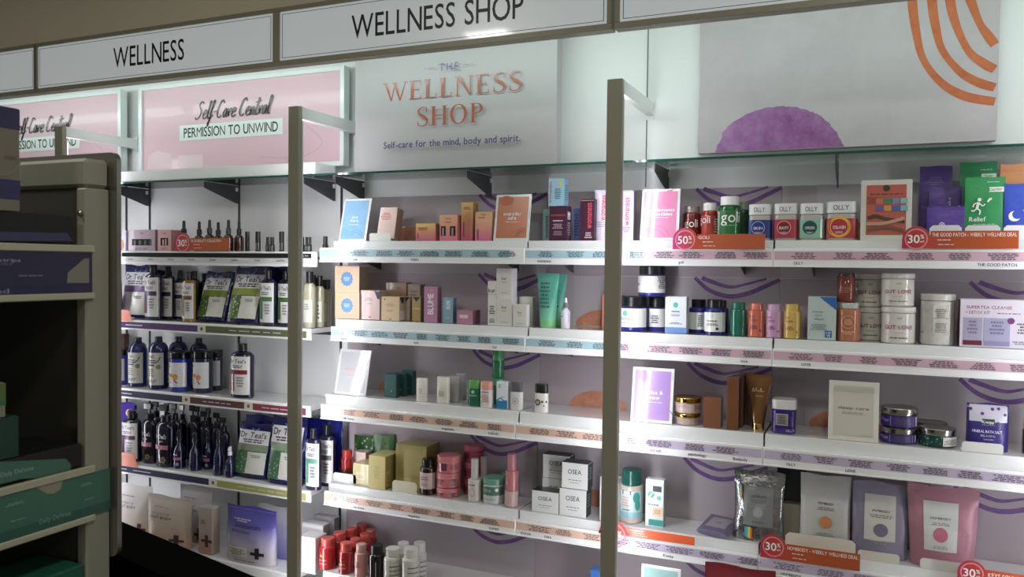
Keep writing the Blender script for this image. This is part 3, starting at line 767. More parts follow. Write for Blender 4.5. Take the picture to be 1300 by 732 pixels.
# ------------------------------------------------------------------ wall shelves on the left (bath products): thin white shelf with framed price rail
lrow = [('L1', -2.185, 'top shelf', [(-4.3, -3.36, '#17181b'), (-3.345, -2.21, '#17181b')]), ('L2', -2.215, 'second shelf', [(-4.3, -2.86, '#4a2e63'), (-2.81, -2.235, '#586038')]),
        ('L3', -2.215, 'third shelf', [(-4.3, -2.955, '#27294a'), (-2.905, -2.58, '#5a352b'), (-2.53, -2.235, '#7d2a38')]), ('L4', -2.212, 'fourth shelf', [(-4.3, -2.79, '#22204a'), (-2.74, -2.235, '#9a9d4a')]), ('L5', -2.21, 'bottom shelf', [])]
for rn, xr, nm, segs in lrow:
    z = ROWS[rn][0]; H = .0655 if rn == 'L1' else .05; YS = ROWS[rn][1] - .014
    t = thing('bath_shelf', f'white {nm} of the bath bay' + {'L1': ', black edge band', 'L2': ', purple and olive edge strips', 'L3': ', navy, brown and red edge strips', 'L4': ', navy and lime edge strips', 'L5': ', plain edge'}[rn], 'shelf', (-3.3, YS, z), group='white shelves of the bath bay')
    x0, x1 = -1.2, xr + 3.3
    bx('shelf_slab', x0, x1 - .004, .0125, YW - YS - .004, -.022, -.0008, mat('#dcdee0', .15, coat=.6), t)
    bx('price_rail', x0, x1, 0, .012, -H, .0, RAIL, t, .002)
    for b in (-.135, .46, 1.06):
        v = []
        for xx in (b - .002, b + .002): v += [(xx, .04, -.0225), (xx, YW - YS - .004, -.0225), (xx, YW - YS - .004, -.045), (xx, YW - YS - .015, -.045), (xx, .04, -.026)]
        part('bracket', v, [(0, 1, 2, 3, 4), (9, 8, 7, 6, 5)] + [(i, i + 5, (i + 1) % 5 + 5, (i + 1) % 5) for i in range(5)], DK, t)
    it = []
    for i, (a, b, c) in enumerate(segs):
        a += 3.3; b += 3.3; a = max(a, -1.19)
        if rn == 'L1':
            it += [P_rect(a, b, -.028, -.008, mat('#08080a', .9)), P_rect(a, b, -.052, -.030, '#c9cbc8')]
            q = a + .06
            while q < b - .05: it.append(P_lines(q, -.040, .05, .009, 2, '#5b5b5e', seed=int(q * 100))); q += .13
        else:
            it += [P_rect(a, b, -.041, -.011, mat(c, .75))]
            it.append(P_lines((a + b) / 2 + .0, -.026, (b - a) * .78, .008, 1, '#b9b4c4', seed=i + 3))
            if i < len(segs) - 1:
                it += [P_rect(b + .004, b + .046, -.043, -.009, '#d8d4c4'), P_disc(b + .025, -.026, .009, '#4a5a34' if rn == 'L2' else '#6a5a4a', n=7)]
    if rn == 'L1': it.append(P_text('ULTRA', 1.06, -.018, .007, '#b0b0b4'))
    prints(it, t, flat(0), 'price_strip')

# ================================================================== merchandise
def wgt(txt, col, z=.8, h=.07, **k): return ('t', txt, 0, z, h, col, k)
def bodytext(col, z0=.15, z1=.6, n=6, w=.7, x=0): return ('l', x, (z0 + z1) / 2, w, z1 - z0, n, col)

# ---- first wellness row
put('sign', 'counter_sign', 'sign', 'sky blue counter sign with white print in an acrylic frame, first row', 'R1', .03, 429, 464, 251, tilt=14, c=blotch('#7fb4dc', '#8fc2e4', 20),
    pr=[('t', 'dew', 0, .56, .07, W0, dict(bold=1)), ('t', 'there.', 0, .48, .07, W0, dict(bold=1)), ('l', 0, .38, .5, .04, 2, '#cfe4f2'), ('k', [(-.38, .28), (-.1, .2), (.15, .26), (.38, .16)], .02, '#6fa5d2'), ('k', [(-.38, .22), (-.1, .14), (.15, .2), (.38, .1)], .02, '#6fa5d2')])
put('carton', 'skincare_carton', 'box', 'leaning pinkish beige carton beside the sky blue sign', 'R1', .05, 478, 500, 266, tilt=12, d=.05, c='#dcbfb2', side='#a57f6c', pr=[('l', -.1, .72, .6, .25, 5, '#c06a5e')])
put('lipstand', 'pack_holder', 'holder', 'low pale holder in front of the leaning beige carton', 'R1', .012, 469, 496, 296, d=.03, c='#d9dcd4')
GY = ['#c95579', '#d98a72', '#dba35c']
put('carton', 'gradient_carton', 'box', 'smallest pink to gold gradient carton, lying low, first row', 'R1', .04, 528, 553, 284, d=.06, c=gmat(['#c0527a', '#cf8a6c', '#d6b464']), side='#b06a52', pr=[('l', -.15, .7, .5, .2, 2, '#7a3a3a'), ('r', -.42, -.36, .15, .45, '#8a3550')])
put('carton', 'window_carton', 'box', 'peach carton with two dark windows showing the tubes', 'R1', .03, 558, 580, 273, d=.05, c=gmat(['#d9688c', '#dd937c', '#e2a982']), side='#bd6a66',
    pr=[('t', 'FOREA', 0, .86, .06, '#8a5a40'), ('l', 0, .72, .5, .07, 1, '#a4423c'), ('r', -.42, -.14, .2, .57, '#1a1714'), ('r', .1, .42, .2, .57, '#1a1714'), ('r', -.33, -.25, .22, .5, '#c2a79a'), ('r', .2, .3, .22, .5, '#a48a7c')])
put('carton', 'gradient_carton', 'box', 'tallest gold to pink gradient carton behind the peach window carton', 'R1', .05, 585, 600, 257, d=.05, c=gmat(['#c54a76', '#cf8a66', '#d8b45c']), side=gmat(['#8f2f4a', '#a85a3a', '#b98a3c']), pr=[('l', 0, .85, .7, .08, 2, '#8a5a3a'), ('r', -.3, -.2, .1, .5, '#8a3550')])
put('carton', 'gradient_carton', 'box', 'peach to pink gradient carton beside the orange counter sign', 'R1', .03, 603, 624, 269, d=.05, c=gmat(['#cf5a8c', '#d8967e', '#dcb07c']), side=gmat(['#d05a90', '#dc9a72', '#e8a85a']), pr=[('t', 'FOREA', 0, .9, .05, '#7a4a3a'), ('l', -.1, .8, .5, .06, 1, '#7a4a3a'), ('r', -.36, -.28, .06, .4, '#8a3550')])
put('sign', 'counter_sign', 'sign', 'orange counter sign reading everyday care', 'R1', .02, 626, 671, 246, tilt=9, c='#b96a42', frame='#d9e2e2',
    pr=[('d', -.2, .86, .2, '#b0562c', dict(rz=.02)), ('t', 'everyday', 0, .58, .075, W0), ('t', 'care', 0, .49, .075, W0), ('l', 0, .4, .62, .025, 1, '#f0d8c8'), ('o', .32, .1, .26, .04, '#c67a52', 60, 180), ('o', .32, .1, .16, .04, '#a85a36', 60, 180)])
put('carton', 'skincare_carton', 'box', 'pale teal carton half hidden behind the purple cube carton', 'R1', .10, 689, 700, 266, d=.04, c='#93b7bd', side='#7fa0a8', pr=[('V', 'womaness', -.1, .45, .4, '#7a2f52', .7)])
put('carton', 'skincare_carton', 'box', 'dark plum cube carton with coral lettering under the pale blue carton', 'R1', .02, 697, 719, 262, d=.055, c='#3f1530', side='#4c2440', key='plum', pr=[('T', 'womaness', 0, .75, .07, '#c8402c', .85), ('l', 0, .58, .7, .06, 1, '#d8d0d4'), ('l', 0, .42, .7, .16, 3, '#b8a4b0'), ('l', 0, .22, .6, .14, 3, '#a08a98')], spr=[('r', -.3, .3, .62, .85, '#d8d4d8'), ('l', 0, .35, .7, .4, 6, '#b8a4b0')])
put('carton', 'skincare_carton', 'box', 'pale blue carton with a gold seal on top of the plum carton', 'R1', .02, 696, 716, 227, on='plum', d=.05, c='#8fbdd0', side='#7fadc6', pr=[('V', 'womaness', -.38, .5, .2, '#a8406a', .8), ('d', .25, .82, .14, '#c9b45a'), ('l', .1, .45, .5, .4, 6, '#4a6a80')], spr=[('l', 0, .5, .7, .6, 7, '#4a6a80')])
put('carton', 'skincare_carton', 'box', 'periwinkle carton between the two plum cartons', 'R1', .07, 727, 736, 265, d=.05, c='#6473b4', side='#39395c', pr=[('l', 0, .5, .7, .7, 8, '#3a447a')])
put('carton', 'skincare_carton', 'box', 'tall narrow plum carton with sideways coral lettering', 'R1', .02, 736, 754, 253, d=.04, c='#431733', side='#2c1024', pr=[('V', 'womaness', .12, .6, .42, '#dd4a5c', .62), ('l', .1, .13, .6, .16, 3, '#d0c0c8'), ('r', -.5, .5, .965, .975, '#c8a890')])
put('tube', 'cream_tube', 'tube', 'white lavender tube with pink sideways lettering, left of the middle post', 'R1', .03, 754, 774, 241, c='#dcd3e8', cap='#e8e2f0', wb=.8, hc=.05, pr=[('V', 'womaness', .1, .64, .36, '#d83a6c', .5), ('l', 0, .32, .7, .12, 3, '#a89ab8')])
put('carton', 'skincare_carton', 'box', 'white lavender carton with pink sideways lettering, right of the middle post', 'R1', .02, 786, 804, 242, d=.04, c='#d6cbe6', side='#8a868c', pr=[('V', 'womaness', .0, .58, .36, '#e03468', .56), ('l', 0, .22, .6, .12, 3, '#9a8cb0'), ('r', -.5, .5, .985, .995, '#b08a70')])
put('sign', 'counter_sign', 'sign', 'bright pink counter sign reading supplements and ingestibles', 'R1', .012, 812, 861, 239, tilt=9, c='#dd86b0', frame='#eceef2',
    pr=[('o', .26, .80, .24, .24, '#d673a4', 80, 280), ('T', 'supplements', .02, .59, .06, W0, .7), ('T', 'ingestibles', .02, .51, .06, W0, .6), ('l', .05, .44, .55, .02, 1, '#f6d6e6'), ('k', [(-.36, .2), (-.1, .27), (.12, .24), (.3, .06)], .02, '#cf6a9c'), ('k', [(-.3, .13), (-.1, .2), (.05, .17), (.16, .06)], .02, '#cf6a9c')])
put('bottle', 'gummy_bottle', 'bottle', 'dark red gummy bottle with a clear cap, nearest the pink sign', 'R1', .05, 866, 890, 262, c='#6c100e', cap='#8c7c78', hb=.76, rn=.7, rc=.8, hc=.84, pr=[('t', 'goli', .05, .5, .22, '#e8d8d4', dict(bold=0))])
put('bottle', 'gummy_bottle', 'bottle', 'smaller red gummy bottle with a white cap', 'R1', .04, 890, 911, 258, c='#a01810', cap='#e6e6e2', hb=.70, rn=.7, rc=.78, hc=.82, lab=('#b5301e', .08, .66, 1.0), pr=[('r', .25, .85, .1, .62, '#3c4a3c'), ('l', .55, .4, .4, .4, 6, '#c8ccc4'), ('t', 'goli', -.3, .56, .2, '#f2e6e0', dict(bold=0))])
put('bottle', 'gummy_bottle', 'bottle', 'large green gummy bottle with a white cap', 'R1', .02, 911, 941, 250, c='#0f5a26', cap='#eceeea', hb=.72, rn=.72, rc=.8, hc=.83, lab=('#12702c', .06, .68, 1.3), pr=[('r', -.62, -.42, .1, .66, '#d6dcd2'), ('l', -.52, .4, .12, .45, 6, '#5a7a5a'), ('t', 'goli', .12, .53, .24, W0, dict(bold=0)), ('l', .1, .34, .7, .03, 1, '#8ac49a')])
put('bottle', 'gummy_bottle', 'bottle', 'dark green gummy bottle hidden behind the large green one', 'R1', .11, 932, 953, 257, c='#123c22', cap='#7c8880', hb=.72, rn=.72, rc=.8, hc=.83, lab=('#1d4a2c', .06, .68, 1.3))
def olly(u0, u1, v, lab, c, lc, ring, word, lidc, extra=None, row='R1', dep=.02):
    pr = [('r', -.60, .60, .06, .56, lc, 16), ('d', -.05, .34, .30, ring, dict(rz=None)), ('d', -.05, .34, .27, c), ('T', word, -.05, .33, .075, W0, .4), ('l', -.05, .2, .3, .06, 2, '#d8d0d8'), ('T', 'OLLY', 0, .84, .12, '#6d7072', .5)]
    if extra: pr.insert(1, extra)
    put('jar', 'vitamin_jar', 'jar', lab, row, dep, u0, u1, v, c='#b9b4ac', cap='#e4e6e4', hc=.70, sq=.45, pr=pr, group='square vitamin jars with white lids')
olly(951, 980, 260, 'square vitamin jar with deep blue label reading SKIN', '#1c2f86', '#1d3c82', '#a8b8e0', 'SKIN', 0)
olly(983, 1013, 259, 'square vitamin jar with red label reading BEAUTY', '#7a1026', '#b82a44', '#e8b8a0', 'BEAUTY', 0)
olly(1015, 1046, 259, 'square vitamin jar with green mint label', '#0c4a44', '#8ac0a4', '#1e6a5c', 'COMPLEXION', 0)
olly(1048, 1088, 257, 'largest square vitamin jar with red and yellow label reading COLLAGEN', '#b01c34', '#b83030', '#eeb820', 'COLLAGEN', 0, ('d', -.05, .34, .36, '#e8a820'))
put('sign', 'framed_poster', 'sign', 'brick red framed poster with little coloured squares and drawn arms', 'R1', .02, 1092, 1157, 228, tilt=3, c=gmat(['#b25a40', '#b8483a']), frame='#dad6cc', br=.11,
    pr=[('d', .0, .86, .07, '#2a1a14'), ('l', 0, .76, .7, .03, 1, '#5a1c14'), ('l', -.25, .66, .3, .12, 4, '#8a3026')] + [('r', -.2 + .16 * i, -.06 + .16 * i, .6 - .12 * j, .69 - .12 * j, c) for j, row_ in enumerate((('#c86a50', '#2f8a58', '#6a8ab8', '#7ab8b4'), ('#6a4a9c', '#cf8a34', '#3458a0', '#6aa8b0'))) for i, c in enumerate(row_)] +
    [('k', [(-.36, .36), (-.2, .4), (0, .35), (.36, .3)], .07, '#4a2a1c'), ('k', [(-.38, .27), (-.1, .27), (.15, .31), (.36, .36)], .07, '#c89078'), ('k', [(-.36, .17), (-.1, .21), (.15, .2), (.36, .14)], .07, '#7a4a34')])
put('pouch', 'patch_pouch', 'pouch', 'tallest purple patch pouch at the back, printed upside down', 'R1', .12, 1166, 1207, 211, d=.012, c='#4a2f7c', wob=.002, pr=[('l', 0, .8, .5, .12, 4, '#7a62a8'), ('T', 'Awake', .1, .62, .06, '#b8a8d8', .4)])
put('pouch', 'patch_pouch', 'pouch', 'middle purple patch pouch with a small white sun', 'R1', .08, 1178, 1220, 237, d=.012, c='#4e3384', wob=.002, pr=[('V', 'B12 Awake', .12, .55, .09, '#b8a8d8', .5), ('d', .42, .62, .06, '#d8ccec', dict(n=16, star=.5))])
put('pouch', 'patch_pouch', 'pouch', 'front purple patch pouch with a white eye mark', 'R1', .035, 1176, 1225, 262, d=.012, c='#553796', wob=.002, pr=[('d', -.1, .45, .09, '#e4dcf4', dict(n=24, star=.35)), ('d', -.1, .45, .045, '#553796'), ('d', -.1, .45, .025, '#e4dcf4')])
put('pouch', 'patch_pouch', 'pouch', 'green patch pouch at the back, taller one', 'R1', .10, 1217, 1264, 206, d=.012, c='#0f8248', wob=.002, pr=[('l', .2, .9, .5, .015, 1, '#a8dcc0'), ('r', .08, .48, .79, .85, '#e4efe8'), ('l', .28, .82, .3, .03, 2, '#5a8a70')])
put('pouch', 'patch_pouch', 'pouch', 'green patch pouch in front with a white running figure, reading Relief', 'R1', .035, 1224, 1275, 225, d=.012, c='#12934f', wob=.002,
    pr=[('l', .2, .92, .4, .02, 1, '#a8dcc0'), ('r', .1, .47, .76, .84, '#e4efe8'), ('t', 'Go', .17, .80, .05, '#4a7a60'), ('l', .34, .8, .2, .04, 2, '#5a8a70'), ('t', 'Relief', -.18, .33, .07, W0), ('l', 0, .25, .72, .015, 1, '#c8e8d4'), ('l', -.15, .2, .4, .02, 1, '#c8e8d4'), ('l', -.05, .12, .6, .07, 3, '#6ac08e'),
        ('d', -.14, .64, .05, W0), ('k', [(-.16, .6), (-.2, .5)], .07, W0), ('k', [(-.2, .5), (-.12, .46), (-.14, .4)], .035, W0), ('k', [(-.2, .5), (-.28, .46), (-.34, .47)], .035, W0), ('k', [(-.16, .59), (-.06, .54), (0, .57)], .03, W0), ('k', [(-.17, .59), (-.27, .57), (-.3, .52)], .03, W0), ('k', [(.06, .6), (.12, .65), (.16, .64)], .05, '#dff0e4')])
put('pouch', 'patch_pouch', 'pouch', 'orange patch pouch behind the blue one at the right edge', 'R1', .09, 1268, 1318, 208, d=.014, c='#dc9254', wob=.003, seal='#d08446')
put('pouch', 'patch_pouch', 'pouch', 'blue patch pouch with a white crescent moon at the right edge', 'R1', .03, 1274, 1326, 233, d=.012, c='#2348b8', wob=.002,
    pr=[('d', -.24, .42, .15, W0), ('d', -.17, .45, .13, '#2348b8'), ('d', -.02, .52, .02, W0, dict(n=8, star=.5)), ('d', .02, .44, .014, W0, dict(n=8, star=.5)), ('t', 'Nite Nite', -.02, .18, .075, W0), ('l', .2, .9, .4, .02, 1, '#a8b8e8')])
for lab, a, b in (('low white pouch holder under the purple patch pouches', 1180, 1221), ('low white pouch holder under the green patch pouch reading Relief', 1225, 1270), ('low white pouch holder under the blue patch pouch', 1274, 1319)):
    put('lipstand', 'pouch_holder', 'holder', lab, 'R1', .006, a, b, 286, d=.05, c='#dfe2e8', group='white pouch holders, first row')

# ---- second wellness row
BS = [('d', 0, .52, .26, '#5f93cc', dict(n=24, star=.14)), ('l', 0, .52, .3, .16, 3, '#c8dcf0')]
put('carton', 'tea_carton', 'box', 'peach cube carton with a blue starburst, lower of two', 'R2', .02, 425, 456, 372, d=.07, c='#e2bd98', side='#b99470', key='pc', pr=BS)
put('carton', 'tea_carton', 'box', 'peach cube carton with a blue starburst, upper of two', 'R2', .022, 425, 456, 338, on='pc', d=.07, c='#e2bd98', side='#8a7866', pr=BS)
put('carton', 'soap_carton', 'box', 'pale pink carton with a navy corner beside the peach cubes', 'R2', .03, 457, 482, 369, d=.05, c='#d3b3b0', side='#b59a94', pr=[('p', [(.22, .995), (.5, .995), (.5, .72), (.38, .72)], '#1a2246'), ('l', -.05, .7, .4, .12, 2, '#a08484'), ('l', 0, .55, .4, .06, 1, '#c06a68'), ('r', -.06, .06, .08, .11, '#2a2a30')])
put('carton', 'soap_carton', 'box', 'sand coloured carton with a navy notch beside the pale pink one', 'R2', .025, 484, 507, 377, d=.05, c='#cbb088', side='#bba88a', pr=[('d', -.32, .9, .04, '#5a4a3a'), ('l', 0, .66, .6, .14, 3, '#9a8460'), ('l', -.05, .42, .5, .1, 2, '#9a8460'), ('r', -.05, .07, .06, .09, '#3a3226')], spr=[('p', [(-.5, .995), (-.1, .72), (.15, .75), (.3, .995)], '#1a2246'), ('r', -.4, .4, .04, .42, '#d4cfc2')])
put('carton', 'soap_carton', 'box', 'pale peach carton with a navy notch behind the sand carton', 'R2', .075, 505, 520, 377, d=.05, c='#bfa890', side='#a8946c', pr=[('p', [(-.3, .995), (.1, .75), (.5, .995)], '#1a2246')])
put('carton', 'soap_carton', 'box', 'ochre carton low at the back beside the pink upright carton', 'R2', .05, 523, 534, 377, d=.05, c='#a28a50', side='#7a683c', pr=[('r', -.45, .45, .5, .56, '#c2ac70'), ('p', [(-.4, .995), (0, .8), (.45, .995)], '#1a2246')])
put('carton', 'soap_carton', 'box', 'brown carton at the back, left of two', 'R2', .13, 490, 516, 359, d=.045, c='#8a6c46', side='#6a5236', pr=[('l', 0, .85, .7, .08, 1, '#4a3a28')])
put('carton', 'soap_carton', 'box', 'greyish beige carton at the back, right of two', 'R2', .125, 517, 533, 361, d=.045, c='#8d7d6c', side='#6c5e50', pr=[('l', 0, .7, .6, .3, 3, '#6a5c4e')])
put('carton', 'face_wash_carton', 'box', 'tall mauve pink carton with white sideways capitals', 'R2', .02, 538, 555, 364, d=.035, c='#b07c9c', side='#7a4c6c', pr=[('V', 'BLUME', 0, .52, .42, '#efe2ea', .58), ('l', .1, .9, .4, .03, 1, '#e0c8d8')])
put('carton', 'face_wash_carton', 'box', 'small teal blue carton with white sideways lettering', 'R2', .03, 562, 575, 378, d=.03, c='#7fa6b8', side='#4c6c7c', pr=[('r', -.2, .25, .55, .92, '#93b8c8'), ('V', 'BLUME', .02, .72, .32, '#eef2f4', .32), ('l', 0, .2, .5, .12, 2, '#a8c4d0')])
put('carton', 'face_wash_carton', 'box', 'small rose carton lying low with a white label', 'R2', .02, 580, 600, 394, d=.07, c='#b57f96', side='#7e4a62', pr=[('r', -.34, .22, .42, .7, '#d8b8c6'), ('T', 'BLUME', -.06, .56, .16, '#f6eaf0', .4)])
KU = [('r', -.44, .44, .04, .96, '#dcdcd2'), ('r', -.42, .42, .05, .95, '#cfcfc4'), ('t', 'kur', 0, .65, .1, '#3a3a38'), ('l', 0, .52, .5, .05, 1, '#8a8a82'), ('l', 0, .14, .6, .03, 1, '#8a8a82')]
put('carton', 'nail_care_carton', 'box', 'narrow white carton at the foot of the white stack', 'R2', .02, 619, 630, 374, d=.025, c='#d8d8d0', side='#c8c8c4', key='k1', pr=[('l', 0, .5, .7, .3, 4, '#55554e'), ('l', 0, .15, .7, .15, 3, '#55554e')])
put('carton', 'nail_care_carton', 'box', 'narrow white carton on top of another narrow one', 'R2', .02, 619, 630, 357, on='k1', d=.025, c='#d8d8d0', side='#c8c8c4', pr=[('t', 'kur', 0, .3, .3, '#3a3a38')])
put('carton', 'nail_care_carton', 'box', 'wide white carton, lower of two', 'R2', .018, 630, 650, 377, d=.05, c='#dedede', side='#e2e2e6', key='k2', pr=KU)
put('carton', 'nail_care_carton', 'box', 'wide white carton, upper of two, topmost of the white stack', 'R2', .018, 630, 650, 341, on='k2', d=.05, c='#dedede', side='#e2e2e6', pr=KU)
put('carton', 'nail_care_carton', 'box', 'small white carton in front, right of the white stack', 'R2', .012, 651, 669, 387, d=.03, c='#dcdcd8', side='#e4e6e8', pr=KU)
put('carton', 'nail_care_carton', 'box', 'white carton behind the small white one beside the green tubes', 'R2', .075, 659, 676, 377, d=.03, c='#cfcfc8', side='#9a9a92')
for lab, a, b, v, dp in (('green squeeze tube standing on its cap, in front', 681, 710, 347, .005), ('green squeeze tube standing on its cap, right behind the other', 694, 720, 348, .09)):
    put('tube', 'lotion_tube', 'tube', lab, 'R2', dp, a, b, v, c=gmat(['#6cc09a', '#3f9f8c', '#4fae96']), cap='#72c078', wb=.72, hc=.13, group='green squeeze tubes', pr=[('l', -.1, .6, .6, .5, 7, '#2a6a60'), ('r', -.48, .48, .86, .87, '#2a7a6a')])
put('dropper', 'serum_bottle', 'bottle', 'small milky serum bottle with a white dropper and chrome collar', 'R2', .02, 712, 724, 378, c='#d8d8e6', cap='#6a6a6e', bulb='#ece9ee', hb=.52, pr=[('r', -.1, .5, .2, .5, '#c0b2d8'), ('l', -.25, .4, .4, .06, 1, '#6a5a8a')])
put('carton', 'coral_carton', 'box', 'coral carton peeking out from behind the middle post', 'R2', .09, 764, 789, 374, d=.03, c='#e0786a', side='#b0483e')
PJ = [('d', -.12, .52, .09, '#6ac8b8'), ('l', -.1, .36, .6, .08, 2, '#9a9aa4'), ('l', -.1, .24, .6, .06, 1, '#b8b8c0')]
def probi(lab, u0, u1, v, dep, key=None, on=None, pr=None, cap='#101114'):
    put('jar', 'powder_jar', 'jar', lab, 'R2', dep, u0, u1, v, on=on, key=key, c='#1a1f86', cap=cap, hc=.70, lab=(W0, .12, .66), pr=pr or PJ, rc=.9, group='white supplement jars with black lids')
probi('white supplement jar with black lid and blue foot, lower one beside the post', 784, 822, 376, .02, 'pj')
probi('white supplement jar with black lid balanced on two others', 810, 846, 337, .05, on='pj', pr=[('t', 'hum', -.5, .4, .1, '#3a3a44'), ('l', .5, .45, .4, .4, 7, '#3a3a44')])
probi('white supplement jar with black lid tucked behind the lower one', 822, 846, 377, .09, pr=[('l', 0, .35, .4, .25, 4, '#3a3a44')])
put('carton', 'supplement_carton', 'box', 'white carton with a blue foot and a teal dot', 'R2', .02, 844, 871, 377, d=.04, c='#dfe6ec', side='#c2cad2', pr=[('r', -.499, .499, .005, .17, '#6a94d0'), ('d', 0, .78, .12, '#4fc0b0'), ('l', 0, .6, .4, .05, 1, '#3a3a50'), ('l', 0, .5, .5, .06, 2, '#7a8ab0'), ('l', 0, .28, .7, .06, 2, '#5a6070')])
HB = dict(c='#161c72', cap='#0e0e12', hb=.70, rn=.62, rc=.72, hc=.8)
put('bottle', 'capsule_bottle', 'bottle', 'cobalt capsule bottle with white label, behind the other', 'R2', .06, 874, 899, 380, lab=('#e2e6e2', .12, .62, 1.4), pr=[('l', .2, .38, .3, .35, 6, '#4a4a54')], **HB)
put('bottle', 'capsule_bottle', 'bottle', 'cobalt capsule bottle with white label, in front', 'R2', .012, 894, 921, 380, lab=('#e6eae6', .10, .64, 1.4), pr=[('d', -.08, .55, .08, '#8ac8b8'), ('d', -.08, .55, .05, '#e6eae6'), ('l', -.05, .4, .6, .06, 1, '#5a4a44'), ('l', -.05, .3, .6, .08, 2, '#5a5a60'), ('r', .12, .26, .15, .22, '#3a3a44')], **HB)
put('bottle', 'capsule_bottle', 'bottle', 'cobalt capsule bottle at the back behind the other two', 'R2', .10, 903, 925, 381, **HB)
for lab, c, a, b, v, pc in (('glossy green vitamin bottle', '#0d6b57', 926, 948, 384, None), ('glossy coral vitamin bottle', '#cf6a4e', 949, 971, 385, '#7a1f28'), ('glossy lilac vitamin bottle', '#c79ac0', 972, 993, 386, '#9a3a6a'), ('glossy yellow vitamin bottle', '#cfae48', 994, 1017, 386, '#a8582a')):
    put('bottle', 'vitamin_bottle', 'bottle', lab + ' with a cap of the same colour', 'R2', .015, a, b, v, c=c, cap=c, hb=.76, rn=.72, rc=.8, hc=.84, rough=.18, group='glossy coloured vitamin bottles',
        pr=[('t', 'hum', -.25, .62, .07, pc), ('l', -.1, .5, .5, .07, 2, pc), ('l', -.1, .3, .5, .12, 3, pc), ('d', .3, .2, .06, pc)] if pc else None)
put('carton', 'collagen_carton', 'box', 'pale green carton with a blue corner and a blue square', 'R2', .02, 1025, 1061, 377, d=.05, c='#b9cac4', side='#8a9a96', pr=[('p', [(-.1, .998), (.499, .998), (.499, .7)], '#1c62ae'), ('r', .12, .36, .06, .22, '#1c62ae'), ('t', 'LO', .24, .175, .05, W0), ('t', 'VE', .24, .105, .05, W0), ('l', -.15, .65, .45, .04, 1, '#6a8080'), ('t', 'marine', -.12, .57, .04, '#7a8a88'), ('t', 'collagen', -.1, .49, .045, '#6a7a7a'), ('l', -.1, .3, .6, .16, 4, '#8a9a98')])
put('jar', 'gummy_jar', 'jar', 'clear jar of orange gummies with a grey lid, lower one', 'R2', .015, 1062, 1092, 384, c='#b9724f', cap='#b5bab6', hc=.84, rc=.85, key='gj', rough=.12, pr=[('o', 0, .5, .3, .03, '#d8a080'), ('l', 0, .5, .4, .16, 3, '#e0b090'), ('l', 0, .22, .6, .1, 2, '#e0b090')])
put('jar', 'gummy_jar', 'jar', 'clear jar of rust coloured gummies on top of the orange ones', 'R2', .045, 1062, 1086, 346, on='gj', c='#87422f', cap='#4a4644', hc=.88, rc=.85, rough=.12, pr=[('l', 0, .4, .6, .2, 3, '#a86a58')])
GLV = [('t', 'uml', .02, .7, .07, '#8a8a84', dict(bold=0)), ('T', 'GUT LOVE', 0, .45, .1, '#a02a4c', .86), ('l', 0, .3, .5, .03, 1, '#b8909a'), ('l', 0, .16, .6, .04, 1, '#4a4a4a')]
for lab, a, b, v, dp, on, key in (('white powder tub, front lower one', 1118, 1162, 389, .004, None, 'gl'), ('white powder tub, front upper one', 1118, 1161, 347, .004, 'gl', None), ('white powder tub, back lower one', 1087, 1123, 390, .095, None, 'gb'), ('white powder tub, back upper one', 1085, 1122, 348, .095, 'gb', None)):
    put('jar', 'powder_tub', 'tub', lab + ' of four with red lettering', 'R2', dp, a, b, v, on=on, key=key, c='#d6d4cc', cap='#dcdad2', hc=.84, rough=.2, group='white tubs with red lettering', pr=GLV)
put('jar', 'powder_tub', 'tub', 'tall silvery white tub with a facts panel, right of the red lettered tubs', 'R2', .02, 1167, 1212, 373, c=blotch('#c8c8c2', '#dcdcd8', 40), cap='#cfcfc6', hc=.87, rough=.2, pr=[('r', -.16, .3, .2, .78, '#b8b6ac'), ('r', -.15, .29, .21, .77, '#d2d0c6'), ('l', .07, .62, .38, .2, 5, '#8a887e'), ('r', -.15, .29, .52, .53, '#6a685e'), ('l', .07, .34, .38, .2, 6, '#9a988e'), ('l', -.5, .24, .2, .03, 1, '#3a3a38')])
put('carton', 'tea_kit_carton', 'box', 'wide pale lilac kit carton with two lilac packs printed on it', 'R2', .015, 1218, 1322, 381, d=.07, c='#d9d3e0', side='#5a1e28', pr=[('T', 'SUPERTEA CLEANSE', -.14, .84, .06, '#9a3f66', .56), ('T', '+ DETOX KIT', -.28, .73, .06, '#8a5a80', .3), ('l', .1, .72, .3, .03, 1, '#5a4a5a'),
    ('r', -.46, -.22, .04, .62, '#a9a5bf'), ('r', -.46, -.22, .04, .14, '#6c2434'), ('r', -.2, .12, .04, .62, '#a5a4c4'), ('r', -.2, .12, .04, .14, '#8f8cb4'), ('l', -.34, .42, .16, .3, 4, '#7a7696'), ('l', -.04, .42, .2, .3, 4, '#7a7696'), ('d', .13, .57, .045, '#7a3a78'), ('l', .3, .42, .2, .24, 4, '#6a6478'), ('l', .3, .12, .3, .08, 2, '#8a8498')])

